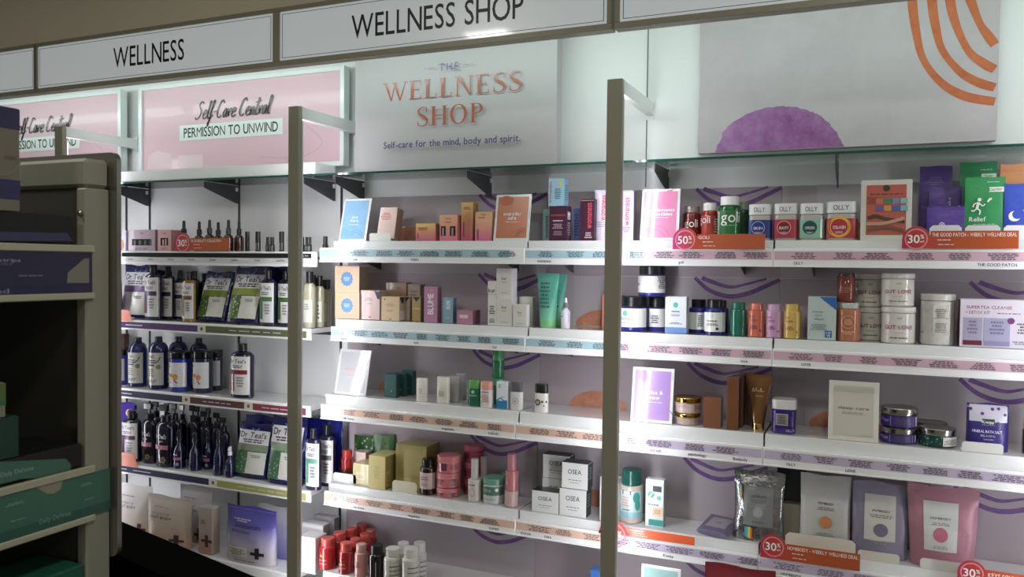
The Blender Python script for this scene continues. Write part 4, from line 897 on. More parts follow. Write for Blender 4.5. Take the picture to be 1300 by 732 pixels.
# ---- third wellness row
put('sign', 'counter_sign', 'sign', 'white counter sign with faint coral print, third row, left end', 'R3', .025, 424, 464, 445, tilt=13, c='#b4b6ba', frame='#d4d6d8', pr=[('T', 'body care', .02, .56, .06, '#d99a94', .55), ('l', .05, .48, .4, .03, 1, '#d9aaa4'), ('l', 0, .4, .45, .03, 1, '#d9b4b0')])
for lab, a, b, v, dp in (('dark teal carton, front of three', 488, 503, 475, .05), ('dark teal carton, middle of three', 500, 514, 474, .10), ('dark teal carton, rearmost of three', 510, 524, 471, .145)):
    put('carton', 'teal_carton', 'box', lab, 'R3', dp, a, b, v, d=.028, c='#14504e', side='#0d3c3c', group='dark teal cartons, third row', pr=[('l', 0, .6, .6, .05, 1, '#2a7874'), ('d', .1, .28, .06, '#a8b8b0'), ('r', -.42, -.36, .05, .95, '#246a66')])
put('stick', 'deodorant_stick', 'stick', 'white deodorant stick, leftmost of the front row', 'R3', .02, 529, 543, 480, c='#dcdad0', cap='#e2e0d6', pr=[('l', 0, .45, .5, .25, 3, '#b0aea4')])
put('stick', 'deodorant_stick', 'stick', 'white deodorant stick with faint sage print, second from left', 'R3', .02, 555, 571, 478, c='#dcdad0', cap='#dfdecf', hc=.62, pr=[('l', 0, .36, .6, .22, 3, '#9aa68c'), ('r', -.45, .45, .60, .615, '#b8b8a8')])
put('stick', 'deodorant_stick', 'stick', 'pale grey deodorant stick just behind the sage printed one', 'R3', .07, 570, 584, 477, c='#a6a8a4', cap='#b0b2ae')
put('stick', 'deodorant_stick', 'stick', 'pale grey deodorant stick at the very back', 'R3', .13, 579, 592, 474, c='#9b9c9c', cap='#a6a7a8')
put('stick', 'deodorant_stick', 'stick', 'green deodorant stick with a lime cap', 'R3', .02, 595, 610, 482, c='#0f6a4a', cap='#58a254', hc=.68, pr=[('d', 0, .55, .14, '#a8c8b0'), ('T', 'kopari', 0, .42, .05, '#d8e8dc', .6), ('r', -.5, .5, .05, .28, '#0c5a40')])
put('stick', 'deodorant_stick', 'stick', 'white deodorant stick with a peach pink cap', 'R3', .015, 610, 626, 484, c='#dcd6d4', cap='#d99a8c', hc=.68, pr=[('l', 0, .6, .8, .06, 1, '#3a4a8a'), ('l', 0, .35, .7, .3, 4, '#c8948c')])
put('carton', 'balm_carton', 'box', 'white carton with a bright blue foot', 'R3', .02, 630, 644, 485, d=.03, c='#dde2e6', side='#c6ced6', pr=[('r', -.499, .499, .005, .3, '#1a7fae'), ('k', [(-.45, .3), (-.1, .4), (.2, .3), (.45, .33)], .1, '#1a7fae'), ('l', -.2, .85, .25, .16, 2, '#4a6a7a'), ('l', .1, .45, .4, .04, 1, '#6a8a9a')])
FL = [('d', 0, .33, .3, '#4a4a4e', dict(n=22, star=.5)), ('d', 0, .33, .19, '#dcdad4'), ('l', .0, .33, .22, .1, 2, '#6a6a6e')]
put('stick', 'deodorant_stick', 'stick', 'white floral deodorant stick with a grey cap', 'R3', .015, 648, 664, 485, c='#d6d4d0', cap='#56565a', hc=.66, pr=FL)
put('stick', 'deodorant_stick', 'stick', 'white floral deodorant stick with a black cap, standing apart', 'R3', .01, 679, 696, 487, c='#dedcd8', cap='#17171a', hc=.68, pr=[('d', -.18, .36, .28, '#1c1c20', dict(n=20, star=.35)), ('d', -.18, .36, .13, '#a8b078'), ('r', .1, .5, .36, .42, '#2a2a30'), ('d', .3, .25, .07, '#2a2a30', dict(n=10, star=.5))])
put('bottle', 'green_bottle', 'bottle', 'slim green bottle, lower of two stacked behind the deodorants', 'R3', .10, 626, 641, 480, c='#1f8458', cap='#36a070', hb=.72, rn=.9, rc=.95, hc=.76, key='gr')
put('bottle', 'green_bottle', 'bottle', 'slim green bottle, upper of two stacked behind the deodorants', 'R3', .10, 625, 640, 443, on='gr', c='#1b7a4e', cap='#49a862', hb=.6, rn=.9, rc=.97, hc=.64, pr=[('r', -.8, .8, .04, .14, '#0c4a34')])
put('sign', 'counter_sign', 'sign', 'lilac counter sign reading relax & renew', 'R3', .015, 800, 853, 468, tilt=9, c='#b08cd0', frame='#f0f0f4',
    pr=[('d', -.24, .84, .13, '#a67fca'), ('t', 'relax &', .06, .55, .068, W0), ('t', 'renew', .02, .46, .068, W0), ('l', .06, .37, .55, .02, 1, '#e4d6f2'), ('o', .28, .09, .26, .025, '#a27cc6', 20, 170), ('o', .28, .09, .17, .025, '#a27cc6', 20, 170)])
GJ = [('l', -.1, .45, .5, .12, 2, '#a48a80'), ('r', .35, .8, .2, .55, '#b89088'), ('l', .55, .38, .3, .2, 3, '#7a4a4a')]
put('jar', 'candy_jar', 'jar', 'frosted jar with gold lid, lower of two', 'R3', .02, 856, 890, 523, c='#b59c94', cap=mat('#c8992e', .2, 1.0), hc=.68, key='kj', pr=GJ)
put('jar', 'candy_jar', 'jar', 'frosted jar with gold lid, upper of two', 'R3', .02, 856, 891, 503, on='kj', c='#c0a8a4', cap=mat('#c8992e', .2, 1.0), hc=.68, pr=GJ)
put('carton', 'brown_carton', 'box', 'squat bronze brown carton', 'R3', .015, 893, 915, 505, d=.045, c='#7a4d33', side='#4a2c1e', rough=.3)
for i, (a, b, v) in enumerate(((922, 937, 480), (929, 943, 477), (936, 950, 475))):
    put('carton', 'brown_carton', 'box', ('tall slim bronze carton, front one', 'tall slim bronze carton, second one back', 'tall slim bronze carton, rearmost')[i] + ' beside the gold tube', 'R3', .012 + .062 * i, a, b, v, d=.055, c='#6e4526', side='#2c1a10', rough=.3, group='tall bronze cartons')
put('tube', 'lotion_tube', 'tube', 'bronze brown squeeze tube on a gold cap with script lettering', 'R3', .008, 946, 979, 475, c=mat('#7c5222', .28, .45, coat=.4), capm=mat('#d2ae58', .15, 1.0), wb=.5, hc=.14, pr=[('k', [(-.24, .68), (-.2, .76), (-.16, .69), (-.08, .76), (-.06, .70), (.02, .72), (.06, .70), (.1, .76), (.12, .70), (.2, .71)], .014, '#e4d4b0'), ('l', .05, .62, .4, .02, 1, '#c8b088')])
put('jar', 'vitamin_jar', 'jar', 'square purple vitamin jar with a white lid, third row', 'R3', .02, 980, 1011, 506, c='#2f1c72', cap='#cfd0cc', hc=.72, sq=.45, pr=[('r', -.3, .2, .26, .60, '#b8b4b0'), ('r', -.27, .17, .28, .58, '#8e8a8c'), ('l', -.05, .43, .4, .26, 6, '#4a464c'), ('l', .35, .4, .15, .3, 5, '#6a58a8'), ('t', 'OLLY', .3, .12, .07, '#b8b0d8')])
put('sign', 'counter_sign', 'sign', 'cream counter sign reading sleep care', 'R3', .012, 1051, 1115, 485, tilt=6, c='#c9c5b8', frame='#dcdace', br=.1, pr=[('T', 'sleep care', 0, .55, .05, '#77736c', .62), ('l', 0, .46, .62, .05, 2, '#9a968c'), ('l', .25, .1, .25, .015, 1, '#9a968c'), ('r', -.405, .405, .82, .885, '#b3b5a6')])
TN = [('r', -1.0, 1.0, .08, .62, '#3a2a7a', 20), ('r', -.25, .42, .12, .58, '#d2ccc4'), ('l', .1, .35, .5, .3, 5, '#5a5458'), ('r', .5, .56, .12, .58, '#d2ccc4'), ('k', [(-.7, .3), (-.55, .45), (-.4, .34), (-.3, .4)], .07, '#8f7ac8')]
put('tin', 'balm_tin', 'tin', 'round purple tin with a silver lid, lower of two', 'R3', .02, 1117, 1164, 541, c='#17122a', key='tn', pr=TN)
put('tin', 'balm_tin', 'tin', 'round purple tin with a silver lid, upper of two', 'R3', .02, 1118, 1165, 516, on='tn', c='#17122a', pr=TN)
put('tin', 'balm_tin', 'tin', 'round green tin with a silver lid', 'R3', .02, 1166, 1214, 542, c='#12302c', pr=[('r', -1.0, .1, .08, .62, speck('#16423a', '#5aa08c', 90, .3), 12), ('r', .12, .8, .1, .6, '#cfcac0', 8), ('l', .4, .34, .5, .3, 4, '#6a6660')])
put('tin', 'balm_tin', 'tin', 'round tin with a dull lid behind the green tin', 'R3', .125, 1160, 1203, 535, c='#2a2a2e', lid='#8a8884')
put('pouch', 'bath_salt_pouch', 'pouch', 'violet pouch with flowers reading MINERAL BATH SALT', 'R3', .04, 1227, 1281, 512, d=.045, c='#2d2076', seal='#b8b4c4', wob=.004,
    pr=[('r', -.44, .46, .62, .97, speck('#c0bccb', '#3a2480', 45, .28), 8), ('r', -.14, .16, .56, .68, '#173a3c'), ('t', 'Kneipp', 0, .62, .06, W0, dict(bold=0)), ('r', -.15, .17, .555, .56, '#c8c8b0'), ('T', 'MINERAL BATH SALT', -.02, .42, .055, W0, .7), ('T', 'RELAXING', 0, .33, .04, '#c8c0e0', .34), ('t', 'Lavender', .02, .26, .035, '#c8c0e0')])
put('lipstand', 'pouch_holder', 'holder', 'white pouch holder under the violet bath salt pouch', 'R3', .01, 1221, 1274, 562, d=.05, c='#dcdcd6')
put('bottle', 'dark_bottle', 'bottle', 'dark brown bottle cut off by the right edge, third row', 'R3', .03, 1297, 1330, 530, c='#3a241c', cap='#141214', hb=.62, rn=.8, rc=.9, hc=.7)

# ---- fourth wellness row
put('lipstand', 'pack_holder', 'holder', 'white holder under the small red supplement jar', 'R4', .03, 423, 452, 601, d=.05, c='#e6e6e8', key='h4')
put('bottle', 'capsule_bottle', 'bottle', 'small glossy red capsule bottle in a white holder', 'R4', .055, 433, 449, 571, c='#a80f0f', cap='#c42a24', hb=.66, rn=.7, rc=.78, hc=.78, lab=('#5a0c0c', .05, .4, 1.3))
put('carton', 'pink_carton', 'box', 'pink white carton behind the small red bottle', 'R4', .105, 449, 464, 574, d=.05, c='#e4c8c8', side='#dc9a98')
put('pouch', 'snack_pouch', 'pouch', 'green and white pouch at the back left, leaning', 'R4', .16, 447, 474, 553, d=.02, c=speck('#3c6a34', '#a8b8a0', 50, .35), wob=.004, rz=-8)
put('pouch', 'snack_pouch', 'pouch', 'leafy green pouch at the back, leaning right', 'R4', .15, 474, 498, 552, d=.02, c=speck('#44703a', '#1f4a20', 50, .35), wob=.004, rz=10, pr=[('r', -.3, .2, .1, .45, '#c8ccc0')])
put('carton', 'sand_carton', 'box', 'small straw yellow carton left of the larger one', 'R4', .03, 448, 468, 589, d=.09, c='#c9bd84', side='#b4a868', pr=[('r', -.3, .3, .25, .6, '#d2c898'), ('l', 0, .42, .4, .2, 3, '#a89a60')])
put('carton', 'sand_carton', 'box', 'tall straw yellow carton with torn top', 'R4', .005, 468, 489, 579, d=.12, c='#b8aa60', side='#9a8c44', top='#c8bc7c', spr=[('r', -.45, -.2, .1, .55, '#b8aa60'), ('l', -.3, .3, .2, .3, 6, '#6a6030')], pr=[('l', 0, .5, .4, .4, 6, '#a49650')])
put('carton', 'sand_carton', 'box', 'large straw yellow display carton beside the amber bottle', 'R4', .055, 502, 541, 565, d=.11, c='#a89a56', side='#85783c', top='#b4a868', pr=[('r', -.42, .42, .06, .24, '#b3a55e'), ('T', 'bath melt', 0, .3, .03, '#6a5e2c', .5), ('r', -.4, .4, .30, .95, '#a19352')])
put('lipstand', 'pack_holder', 'holder', 'low cream holder in front of the large straw yellow carton', 'R4', .01, 498, 529, 611, d=.05, c='#cfcab0')
put('bottle', 'supplement_bottle', 'bottle', 'amber bottle with a black cap and pinkish white label', 'R4', .012, 533, 554, 582, c='#2e120c', cap='#121214', hb=.72, rn=.7, rc=.8, hc=.82, lab=('#cdb9b4', .18, .64, 1.5), pr=[('l', 0, .48, .6, .12, 2, '#8a6a6a'), ('l', 0, .3, .7, .1, 2, '#a08080')])
pj = [('r', -.1, .15, .15, .6, '#5a2a4a'), ('l', .45, .35, .4, .3, 3, '#8a4a5a'), ('r', -1.2, 1.2, .64, .67, '#f0c8c8', 12)]
for i, (a, b, v, lab) in enumerate(((554, 585, 617, 'bottom'), (554, 585, 597, 'middle'), (555, 586, 577, 'top'))):
    put('jar', 'scrub_jar', 'jar', f'coral pink jar, {lab} one of the front stack of three', 'R4', .012 + .004 * (i % 2), a, b, v, on=('pk%d' % (i - 1)) if i else None, key='pk%d' % i, c='#cf7478', cap='#d4787c', hc=.66, group='stacked coral pink jars', pr=pj if i == 2 else [('l', -.2, .4, .7, .34, 4, '#6a2a4a'), ('r', .35, .55, .15, .6, '#5a2a4a'), ('r', -1.2, 1.2, .64, .67, '#f0c8c8', 12)])
for i, (a, b, v, lab) in enumerate(((588, 614, 606, 'bottom'), (588, 614, 585, 'middle'), (589, 615, 564, 'top'))):
    put('jar', 'scrub_jar', 'jar', f'dark rose jar, {lab} one of the rear stack of three', 'R4', .10, a, b, v, on=('pr%d' % (i - 1)) if i else None, key='pr%d' % i, c='#a8485a', cap='#b85a6a', hc=.66, group='stacked dark rose jars', pr=[('l', -.2, .4, .7, .34, 4, '#5a1f34')])
put('bottle', 'mist_bottle', 'bottle', 'pale bottle with a clear cap and pink frame label', 'R4', .015, 594, 611, 582, c='#c9c4bb', cap='#bfbab6', hb=.5, rn=.5, rc=.56, hc=.55, pr=[('l', 0, .4, .7, .06, 1, '#5a7a78'), ('o', 0, .22, .28, .05, '#c08a80')])
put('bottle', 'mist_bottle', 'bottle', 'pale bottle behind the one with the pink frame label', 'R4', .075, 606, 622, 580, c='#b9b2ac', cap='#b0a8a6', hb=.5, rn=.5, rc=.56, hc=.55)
put('jar', 'cream_jar', 'jar', 'mint lidded jar with a green and white label', 'R4', .015, 613, 641, 605, c='#c4c8c4', cap='#5f9c82', hc=.76, pr=[('r', -1.3, 1.3, .36, .70, '#4a7464', 14), ('t', 'USDA', -.1, .54, .1, '#a8c8b8', dict(bold=0)), ('d', .35, .58, .08, '#d8e0d8'), ('l', 0, .2, .6, .06, 1, '#8a9a94')])
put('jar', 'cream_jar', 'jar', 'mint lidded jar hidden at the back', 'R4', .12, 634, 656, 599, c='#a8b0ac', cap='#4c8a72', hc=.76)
put('bottle', 'mist_bottle', 'bottle', 'tall rose mist bottle with a clear pink cap', 'R4', .012, 641, 658, 575, c='#b86f70', cap='#b8707c', hb=.68, rn=.62, rc=.66, hc=.70, pr=[('r', -1.3, 1.3, .02, .30, '#c4a8a4', 12)])
OS = [('T', 'OSEA', 0, .66, .17, '#4a5458', .52), ('l', 0, .34, .62, .05, 1, '#6a7478'), ('l', 0, .24, .4, .05, 1, '#8a9294')]
DG = '#122c2a'
for lab, a, b, v, dp, on, key in (('back stack, lower one', 688, 722, 608, .085, None, 'ob'), ('back stack, upper one', 689, 723, 578, .085, 'ob', None), ('single one in front on the left', 675, 709, 624, .012, None, None), ('front stack, lower one', 710, 744, 621, .012, None, 'of'), ('front stack, upper one', 713, 746, 588, .014, 'of', None)):
    put('carton', 'body_butter_carton', 'box', 'white fronted carton with dark green sides, ' + lab, 'R4', dp, a, b, v, on=on, key=key, d=.062, c='#d6d8d6', side=DG, top=DG, group='white fronted cartons with green sides', pr=OS, spr=[('l', 0, .6, .7, .5, 5, '#8a9a98')])
put('carton', 'lotion_carton', 'box', 'narrow white carton left of the middle post, fourth row', 'R4', .02, 761, 785, 607, d=.04, c='#dfe1e2', side='#c8caca', pr=[('l', -.2, .6, .3, .4, 4, '#3a3a3e')])
put('bottle', 'bath_crystal_bottle', 'bottle', 'bath crystal bottle with a big dark green cap', 'R4', .025, 787, 816, 595, c='#cdbdb2', cap='#0d584c', hb=.7, rn=.8, rc=.84, hc=.73, rough=.12, capr=.25,
    pr=[('r', -1.4, 1.4, .18, .62, '#c2d6d8', 14), ('r', -1.4, 1.4, .10, .22, '#8cc0cc', 14), ('r', -.3, .1, .55, .63, '#1a3a40'), ('l', -.15, .42, .5, .2, 4, '#d8a890'), ('d', .35, .5, .16, '#2a9a90', dict(rz=.02)), ('d', .4, .36, .12, '#2a9a90', dict(rz=.022)), ('l', -.1, .26, .6, .04, 1, '#3a6a78')])
put('carton', 'bath_oil_carton', 'box', 'white carton with teal leaves and a peach label', 'R4', .03, 819, 842, 609, d=.035, c='#d8dedc', side='#9ab4b0', pr=[('r', -.1, .38, .75, .87, '#1c3a40'), ('d', -.2, .68, .2, '#3aa098', dict(n=6)), ('d', .25, .62, .14, '#6ab8b0', dict(n=5)), ('k', [(-.3, .6), (-.1, .72), (.1, .7)], .1, '#a8d0b8'), ('r', -.1, .46, .24, .42, '#dcc09a'), ('l', .18, .33, .4, .1, 3, '#a8845a'), ('l', -.05, .47, .7, .04, 1, '#2a6a8a'), ('r', -.3, .499, .03, .16, '#2a9a94')])
t = put('pouch', 'eye_mask_pouch', 'pouch', 'small grey violet pouch lying flat on the shelf', 'R4', .03, 884, 926, 632, d=.02, c='#6a6480', wob=.003, crimp=.06, pr=[('r', -.32, .32, .2, .8, '#9a97a6'), ('l', 0, .5, .3, .06, 1, '#4a4658')])
t.rotation_euler = (-math.radians(78), 0, math.radians(-14)); t.location.y += -.03; t.location.z += .012
put('pouch', 'bath_salt_pouch', 'pouch', 'shiny silver pouch with rainbow glints', 'R4', .03, 929, 995, 597, d=.06, c=mat('#a2a4a4', .22, .85, noise=.051, ns=22), wob=.008, tp=.06, seal='#77797a', pr=[('r', -.3, .3, .22, .78, mat('#8b8f8f', .3, .3)), ('T', 'HOMEBODY', 0, .64, .03, '#4a4c4e', .3), ('l', 0, .57, .4, .05, 2, '#6a6c6e'), ('d', 0, .42, .1, '#9a9c98'), ('l', 0, .28, .4, .04, 1, '#6a6c6e'),
    ('r', -.26, -.22, .06, .2, '#3a8ad0'), ('r', -.22, -.18, .05, .2, '#4ac070'), ('r', -.18, -.14, .04, .2, '#e0c040'), ('r', -.14, -.1, .03, .19, '#d05a30'), ('r', -.40, -.37, .6, .8, '#40b0c8'), ('r', -.37, -.34, .6, .78, '#e0a040')])
put('carton', 'sand_carton', 'box', 'plain beige carton between the silver and the white pouch', 'R4', .09, 994, 1018, 641, d=.05, c='#8f887a', side='#7a7468')
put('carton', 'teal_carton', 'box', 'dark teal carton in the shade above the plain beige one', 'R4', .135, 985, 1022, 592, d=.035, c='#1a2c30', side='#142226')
HM = lambda c: [('T', 'HOMEBODY', .02, .63, .028, '#3c3c40', .32), ('l', .02, .56, .5, .05, 2, '#8a8a86'), ('d', .02, .38, .13, c), ('l', .02, .22, .4, .05, 2, '#9a9a96')]
put('pouch', 'bath_salt_pouch', 'pouch', 'greyish white pouch with an orange dot', 'R4', .04, 1014, 1079, 603, d=.055, c='#b7b9b4', wob=.005, tp=.03, pr=HM('#c6824a'))
put('pouch', 'bath_salt_pouch', 'pouch', 'lavender pouch with a white label and grey dot', 'R4', .034, 1081, 1152, 612, d=.055, c='#838096', wob=.006, bot=1.0, pr=[('r', -.28, .28, .24, .84, '#c6c6be')] + [(q[0], q[1], *q[2:]) for q in HM('#6f6c84')])
put('pouch', 'bath_salt_pouch', 'pouch', 'rose pink pouch with a white label and pink dot, largest of the row', 'R4', .016, 1150, 1243, 618, d=.06, c='#ab7486', wob=.009, bot=.86, tp=.0, pr=[('r', -.28, .22, .22, .82, '#c9ccc8')] + [('T', 'HOMEBODY', -.03, .62, .026, '#4c4c50', .3), ('l', -.03, .55, .42, .04, 2, '#8a8a86'), ('d', -.03, .42, .11, '#b8647c'), ('l', -.03, .27, .36, .04, 2, '#9a9a96')])
put('lipstand', 'pouch_holder', 'holder', 'cream pouch holder under the white pouch with the orange dot', 'R4', .004, 997, 1086, 681, d=.028, c='#d4cfbf')
put('lipstand', 'pouch_holder', 'holder', 'cream pouch holder under the lavender pouch', 'R4', .004, 1089, 1142, 701, d=.022, c='#cdc9bc')
put('lipstand', 'pouch_holder', 'holder', 'white pouch holder under the rose pink pouch', 'R4', .0, 1168, 1232, 712, d=.012, c='#d0cec8')

# ---- bottom row of the wellness shelves: only the tops show
def gum(lab, u0, u1, v, dep, c='#9c1216', cap='#c0453c', row='R5', **k):
    put('bottle', 'gummy_bottle', 'bottle', lab, row, dep, u0, u1, v, c=c, cap=cap, hb=.66, rn=.66, rc=.78, hc=.78, rough=.12, **k)
GP = [('d', -.1, .46, .1, '#8aa83a', dict(n=12, star=.3)), ('l', 0, .32, .6, .03, 1, '#f0d8d4'), ('l', 0, .2, .6, .06, 2, '#d88a80')]
ra = ['front', 'second', 'third', 'rearmost']
for i, (a, b, v) in enumerate(((405, 427, 682), (421, 441, 675), (436, 455, 670), (450, 468, 665))):
    gum(f'glossy red gummy bottle, {ra[i]} in the left file of four', a, b, v, .008 + .067 * i, group='glossy red gummy bottles', pr=GP if i == 0 else None)
for i, (a, b, v) in enumerate(((430, 449, 688), (443, 460, 683), (455, 472, 677), (463, 478, 672))):
    gum(f'glossy red gummy bottle, {ra[i]} in the right file of four', a, b, v, .004 + .064 * i, group='glossy red gummy bottles', pr=GP if i == 0 else None)
gum('pink gummy bottle with a pink cap', 450, 467, 690, .002, '#c98d84', '#cf9c94', pr=[('l', 0, .4, .4, .2, 3, '#7a4a48')])
gum('dark capsule bottle with a black cap and white side label', 468, 489, 691, .002, '#1d1a1a', '#1a1a1c', pr=[('r', .2, .9, .05, .55, '#b8b8b4')])
for i, (a, b, v, dp) in enumerate(((487, 510, 695, .0), (510, 533, 695, .0), (503, 521, 688, .075), (523, 542, 688, .075))):
    gum('white ribbed bottle, ' + ('left one of the front pair', 'right one of the front pair', 'left one of the rear pair', 'right one of the rear pair')[i], a, b, v, dp, '#cdccc4', '#d6d6ce', group='white ribbed bottles', pr=[('r', .1, 1.2, .12 + .13 * j, .14 + .13 * j, '#3a4440', 8) for j in range(4)])
put('sign', 'counter_sign', 'sign', 'mint counter sign whose top edge shows at the lower frame', 'R5', .0, 811, 861, 722, tilt=6, c='#9cc8c4', frame='#eceef0')
put('pouch', 'bath_salt_pouch', 'pouch', 'dark red pouch whose top shows at the lower frame', 'R5', .05, 892, 982, 719, d=.05, c='#74141e', wob=.006)
put('carton', 'blue_carton', 'box', 'blue carton top beside the middle post at the lower frame', 'R5', .04, 748, 768, 725, d=.05, c='#2f5a9a', side='#264a80')

# ---- orange sale signs clipped to the shelf edge
def sale(lab, row, ys, u0, uc, u1, v0, v1, vtop, pct, head, dim='#b04c12', disc='#b8173c'):
    z0 = at(u0, v1, ys)[1]; zt = at(uc, v0, ys)[1]; X0, X1, XC = at(u0, v1, ys)[0], at(u1, v1, ys)[0], at(uc, v1, ys)[0]
    w = X1 - X0; h = zt - z0; r = (XC - X0) / 2; hz = at((u0 + uc) / 2, vtop, ys)[1] - z0
    t = thing('sale_sign', lab, 'sign', (X0, ys, z0), group='orange sale signs on the shelf edges')
    arc = [(r + r * math.cos(a), hz - r + r * math.sin(a)) for a in [PI * i / 14 for i in range(15)]]
    arc = [(x, max(z, h if x > 2 * r - .001 else z)) for x, z in arc]
    pts = [(0, 0), (w, 0), (w, h)] + [(2 * r, h)] + arc[1:]
    v = [(x, 0, z) for x, z in pts] + [(x, .0015, z) for x, z in pts]; n = len(pts)
    k = [((2 * r) / w)]
    part('card', v, [tuple(range(n)), tuple(range(n, 2 * n))[::-1]] + [(i, i + n, (i + 1) % n + n, (i + 1) % n) for i in range(n)], gmat([disc, '#b83e20', dim, dim, dim], 0, .3, .3), t)
    it = [P_ring(r, hz - r, r * .82, r * .1, '#e08a9a')]
    it.append(P_text(pct, r * .82, hz - r, r * .62, W0, w=r * .85)); it.append(P_text('%', r * 1.42, hz - r * .82, r * .3, W0)); it.append(P_text('off', r * 1.42, hz - r * 1.2, r * .16, W0))
    if head: it.append(P_text(head[0], 2 * r + w * .012, h * .78, h * .2, '#f4e4dc', al='l', w=head[1] * w))
    it.append(P_lines(2 * r + w * .12, h * .48, w * .2, h * .12, 1, '#eac4b0')); it.append(P_lines(2 * r + w * .14, h * .22, w * .24, h * .1, 1, '#eac4b0'))
    bx('clip', w * .5, w * .56, .0017, .006, h * .3, h * .6, mat('#d8dcdc', .2, coat=.5), t)
    prints(it, t, flat(0), 'lettering')
sale('orange sale sign with a magenta 50% disc in front of the gummy bottles', 'R1', 2.862, 854, 885, 971, 297, 316, 289, '50', ('GOLI', .12), '#b8562c', '#c01f72')
sale('orange sale sign with a crimson 30% disc under the patch pouches', 'R1', 2.862, 1145, 1181, 1293, 293, 315, 287, '30', ('THE GOOD PATCH - WEEKLY WELLNESS DEAL', .72))
sale('orange sale sign with a crimson 30% disc under the orange dotted white pouch', 'R4', 2.872, 965, 998, 1092, 690, 706, 678, '30', ('HOMEBODY - WEEKLY WELLNESS DEAL', .70))
sale('orange sale sign with a pink disc just right of the middle post', 'R4', 2.872, 760, 798, 882, 669.5, 674, 660, '30', ('KNEIPP', .15), '#d8551c', '#e8486c')
sale('orange sale sign with a 30% disc at the lower right edge', 'R4', 2.872, 1215, 1252, 1370, 723, 745, 711, '30', ('KEYS SOULCARE', .34))
sale('small orange sale sign with a red 30% disc before the amber dropper bottles', 'L1', 2.855, 222, 242, 291, 302, 318, 295, '30', ('ULTA BEAUTY COLLECTION', .55), '#b4551c')
for rn, u0, u1, v0, nm in (('L2', 140, 170, 392, 'second'), ('L4', 140, 177, 571, 'fourth')):
    z = ROWS[rn][0]; X0, z1 = at(u0, v0, 2.862); X1 = at(u1, v0, 2.862)[0]
    t = thing('sale_sign', f'blank orange sale card at the left end of the {nm} bath shelf', 'sign', (X0, 2.852, z - .008))
    w = X1 - X0; h = z1 - z + .008; q = w * .12
    v = [(0, 0, 0), (w, 0, 0), (w - q, 0, h), (0, 0, h)]; v += [(a, .0015, c) for a, b, c in v]
    part('card', v, [(0, 1, 2, 3), (7, 6, 5, 4), (0, 4, 5, 1), (1, 5, 6, 2), (2, 6, 7, 3), (3, 7, 4, 0)], mat('#d8683c', .35), t)
    bx('clip', w * .4, w * .5, .0017, .006, h * .2, h * .5, mat('#d8dcdc', .2, coat=.5), t)

# ---- bath bay, top shelf
put('carton', 'gift_carton', 'box', 'small white and coral carton at the left end, top bath shelf', 'L1', .01, 141, 160, 293, d=.05, c='#c9cfe0', pr=[('d', .1, .3, .3, '#d98a74', dict(n=9)), ('d', -.1, .2, .2, '#e0a48c', dict(n=7)), ('l', .1, .8, .5, .06, 1, '#8a90a8')])
WD = [('t', 'LUMO', 0, .84, .07, '#5a4a5a', dict(bold=0)), ('r', -.36, .36, .26, .57, mat('#040404', .95))] + [('r', -.3 + .2 * i, -.22 + .2 * i, .28, .5, '#2a2828') for i in range(4)]
put('carton', 'gift_carton', 'box', 'mauve gift carton with a long dark window', 'L1', .012, 163, 197, 292, d=.06, c='#a18a98', side='#8a7280', pr=WD + [('T', 'BATH GIFT', 0, .1, .1, '#5a4456', .5)])
put('carton', 'gift_carton', 'box', 'pink gift carton with a small dark window', 'L1', .012, 200, 217, 292, d=.07, c='#cf9a9a', side='#b98080', pr=[('t', 'LUMO', 0, .84, .07, '#7a4a4a', dict(bold=0)), ('r', -.26, .3, .26, .62, mat('#040404', .95)), ('r', -.12, -.02, .28, .55, '#d8b8a8'), ('r', .08, .18, .28, .58, '#c8a898'), ('T', 'GIFT', 0, .1, .09, '#a85a5a', .5)])
for i, (a, b, v, dp) in enumerate(((226, 241, 280, .03), (246, 260, 281, .05), (259, 273, 279, .012), (270, 284, 282, .07), (283, 297, 279, .015), (297, 310, 280, .03))):
    put('dropper', 'dropper_bottle', 'bottle', ('first', 'second', 'third', 'fourth', 'fifth', 'sixth')[i] + ' amber dropper bottle from the left, behind the orange sign'.replace(', behind the orange sign', '' if i > 4 else ', behind the orange sign'), 'L1', dp, a, b, v, c='#3a1d0a', group='amber dropper bottles')
for i, (a, b, v, dp, c) in enumerate(((311, 317, 294, .02, '#1c1412'), (324, 331, 294, .02, '#2a2624'), (354, 361, 294, .02, '#2a2626'))):
    put('stick', 'oil_roller', 'roller', ('left', 'middle', 'right')[i] + ' slim black roll-on tube left of the post, top bath shelf', 'L1', dp, a, b, v, c=c, cap='#111113', hc=.5, dy=1.0, sq=0, group='slim black roll-on tubes', pr=[('r', -.1, .5, .08, .42, '#9a9ca0')] if i else None)
for i, (a, b, v, dp, nm) in enumerate(((337, 343, 301, .02, 'tiny dark bottle with ridged cap, left of a pair'), (342, 349, 301, .012, 'tiny dark bottle, right of a pair'), (381, 387, 301, .02, 'tiny dark bottle just right of the post, first of three'), (387, 392, 301, .05, 'tiny dark bottle just right of the post, second of three'), (391, 396, 301, .02, 'tiny dark bottle just right of the post, third of three'), (409, 417, 300, .02, 'tiny amber bottle beside the end of the blue price strip'))):
    put('bottle', 'oil_bottle', 'bottle', nm, 'L1', dp, a, b, v, c='#3a1f0e' if i == 5 else '#1d1715', cap='#0f0f11', hb=.4, rn=.55, rc=.72, hc=.5, pr=[('r', -.3, .3, .08, .36, '#8a6a4a' if i in (2, 5) else '#7a7c84')], group='tiny essential oil bottles')

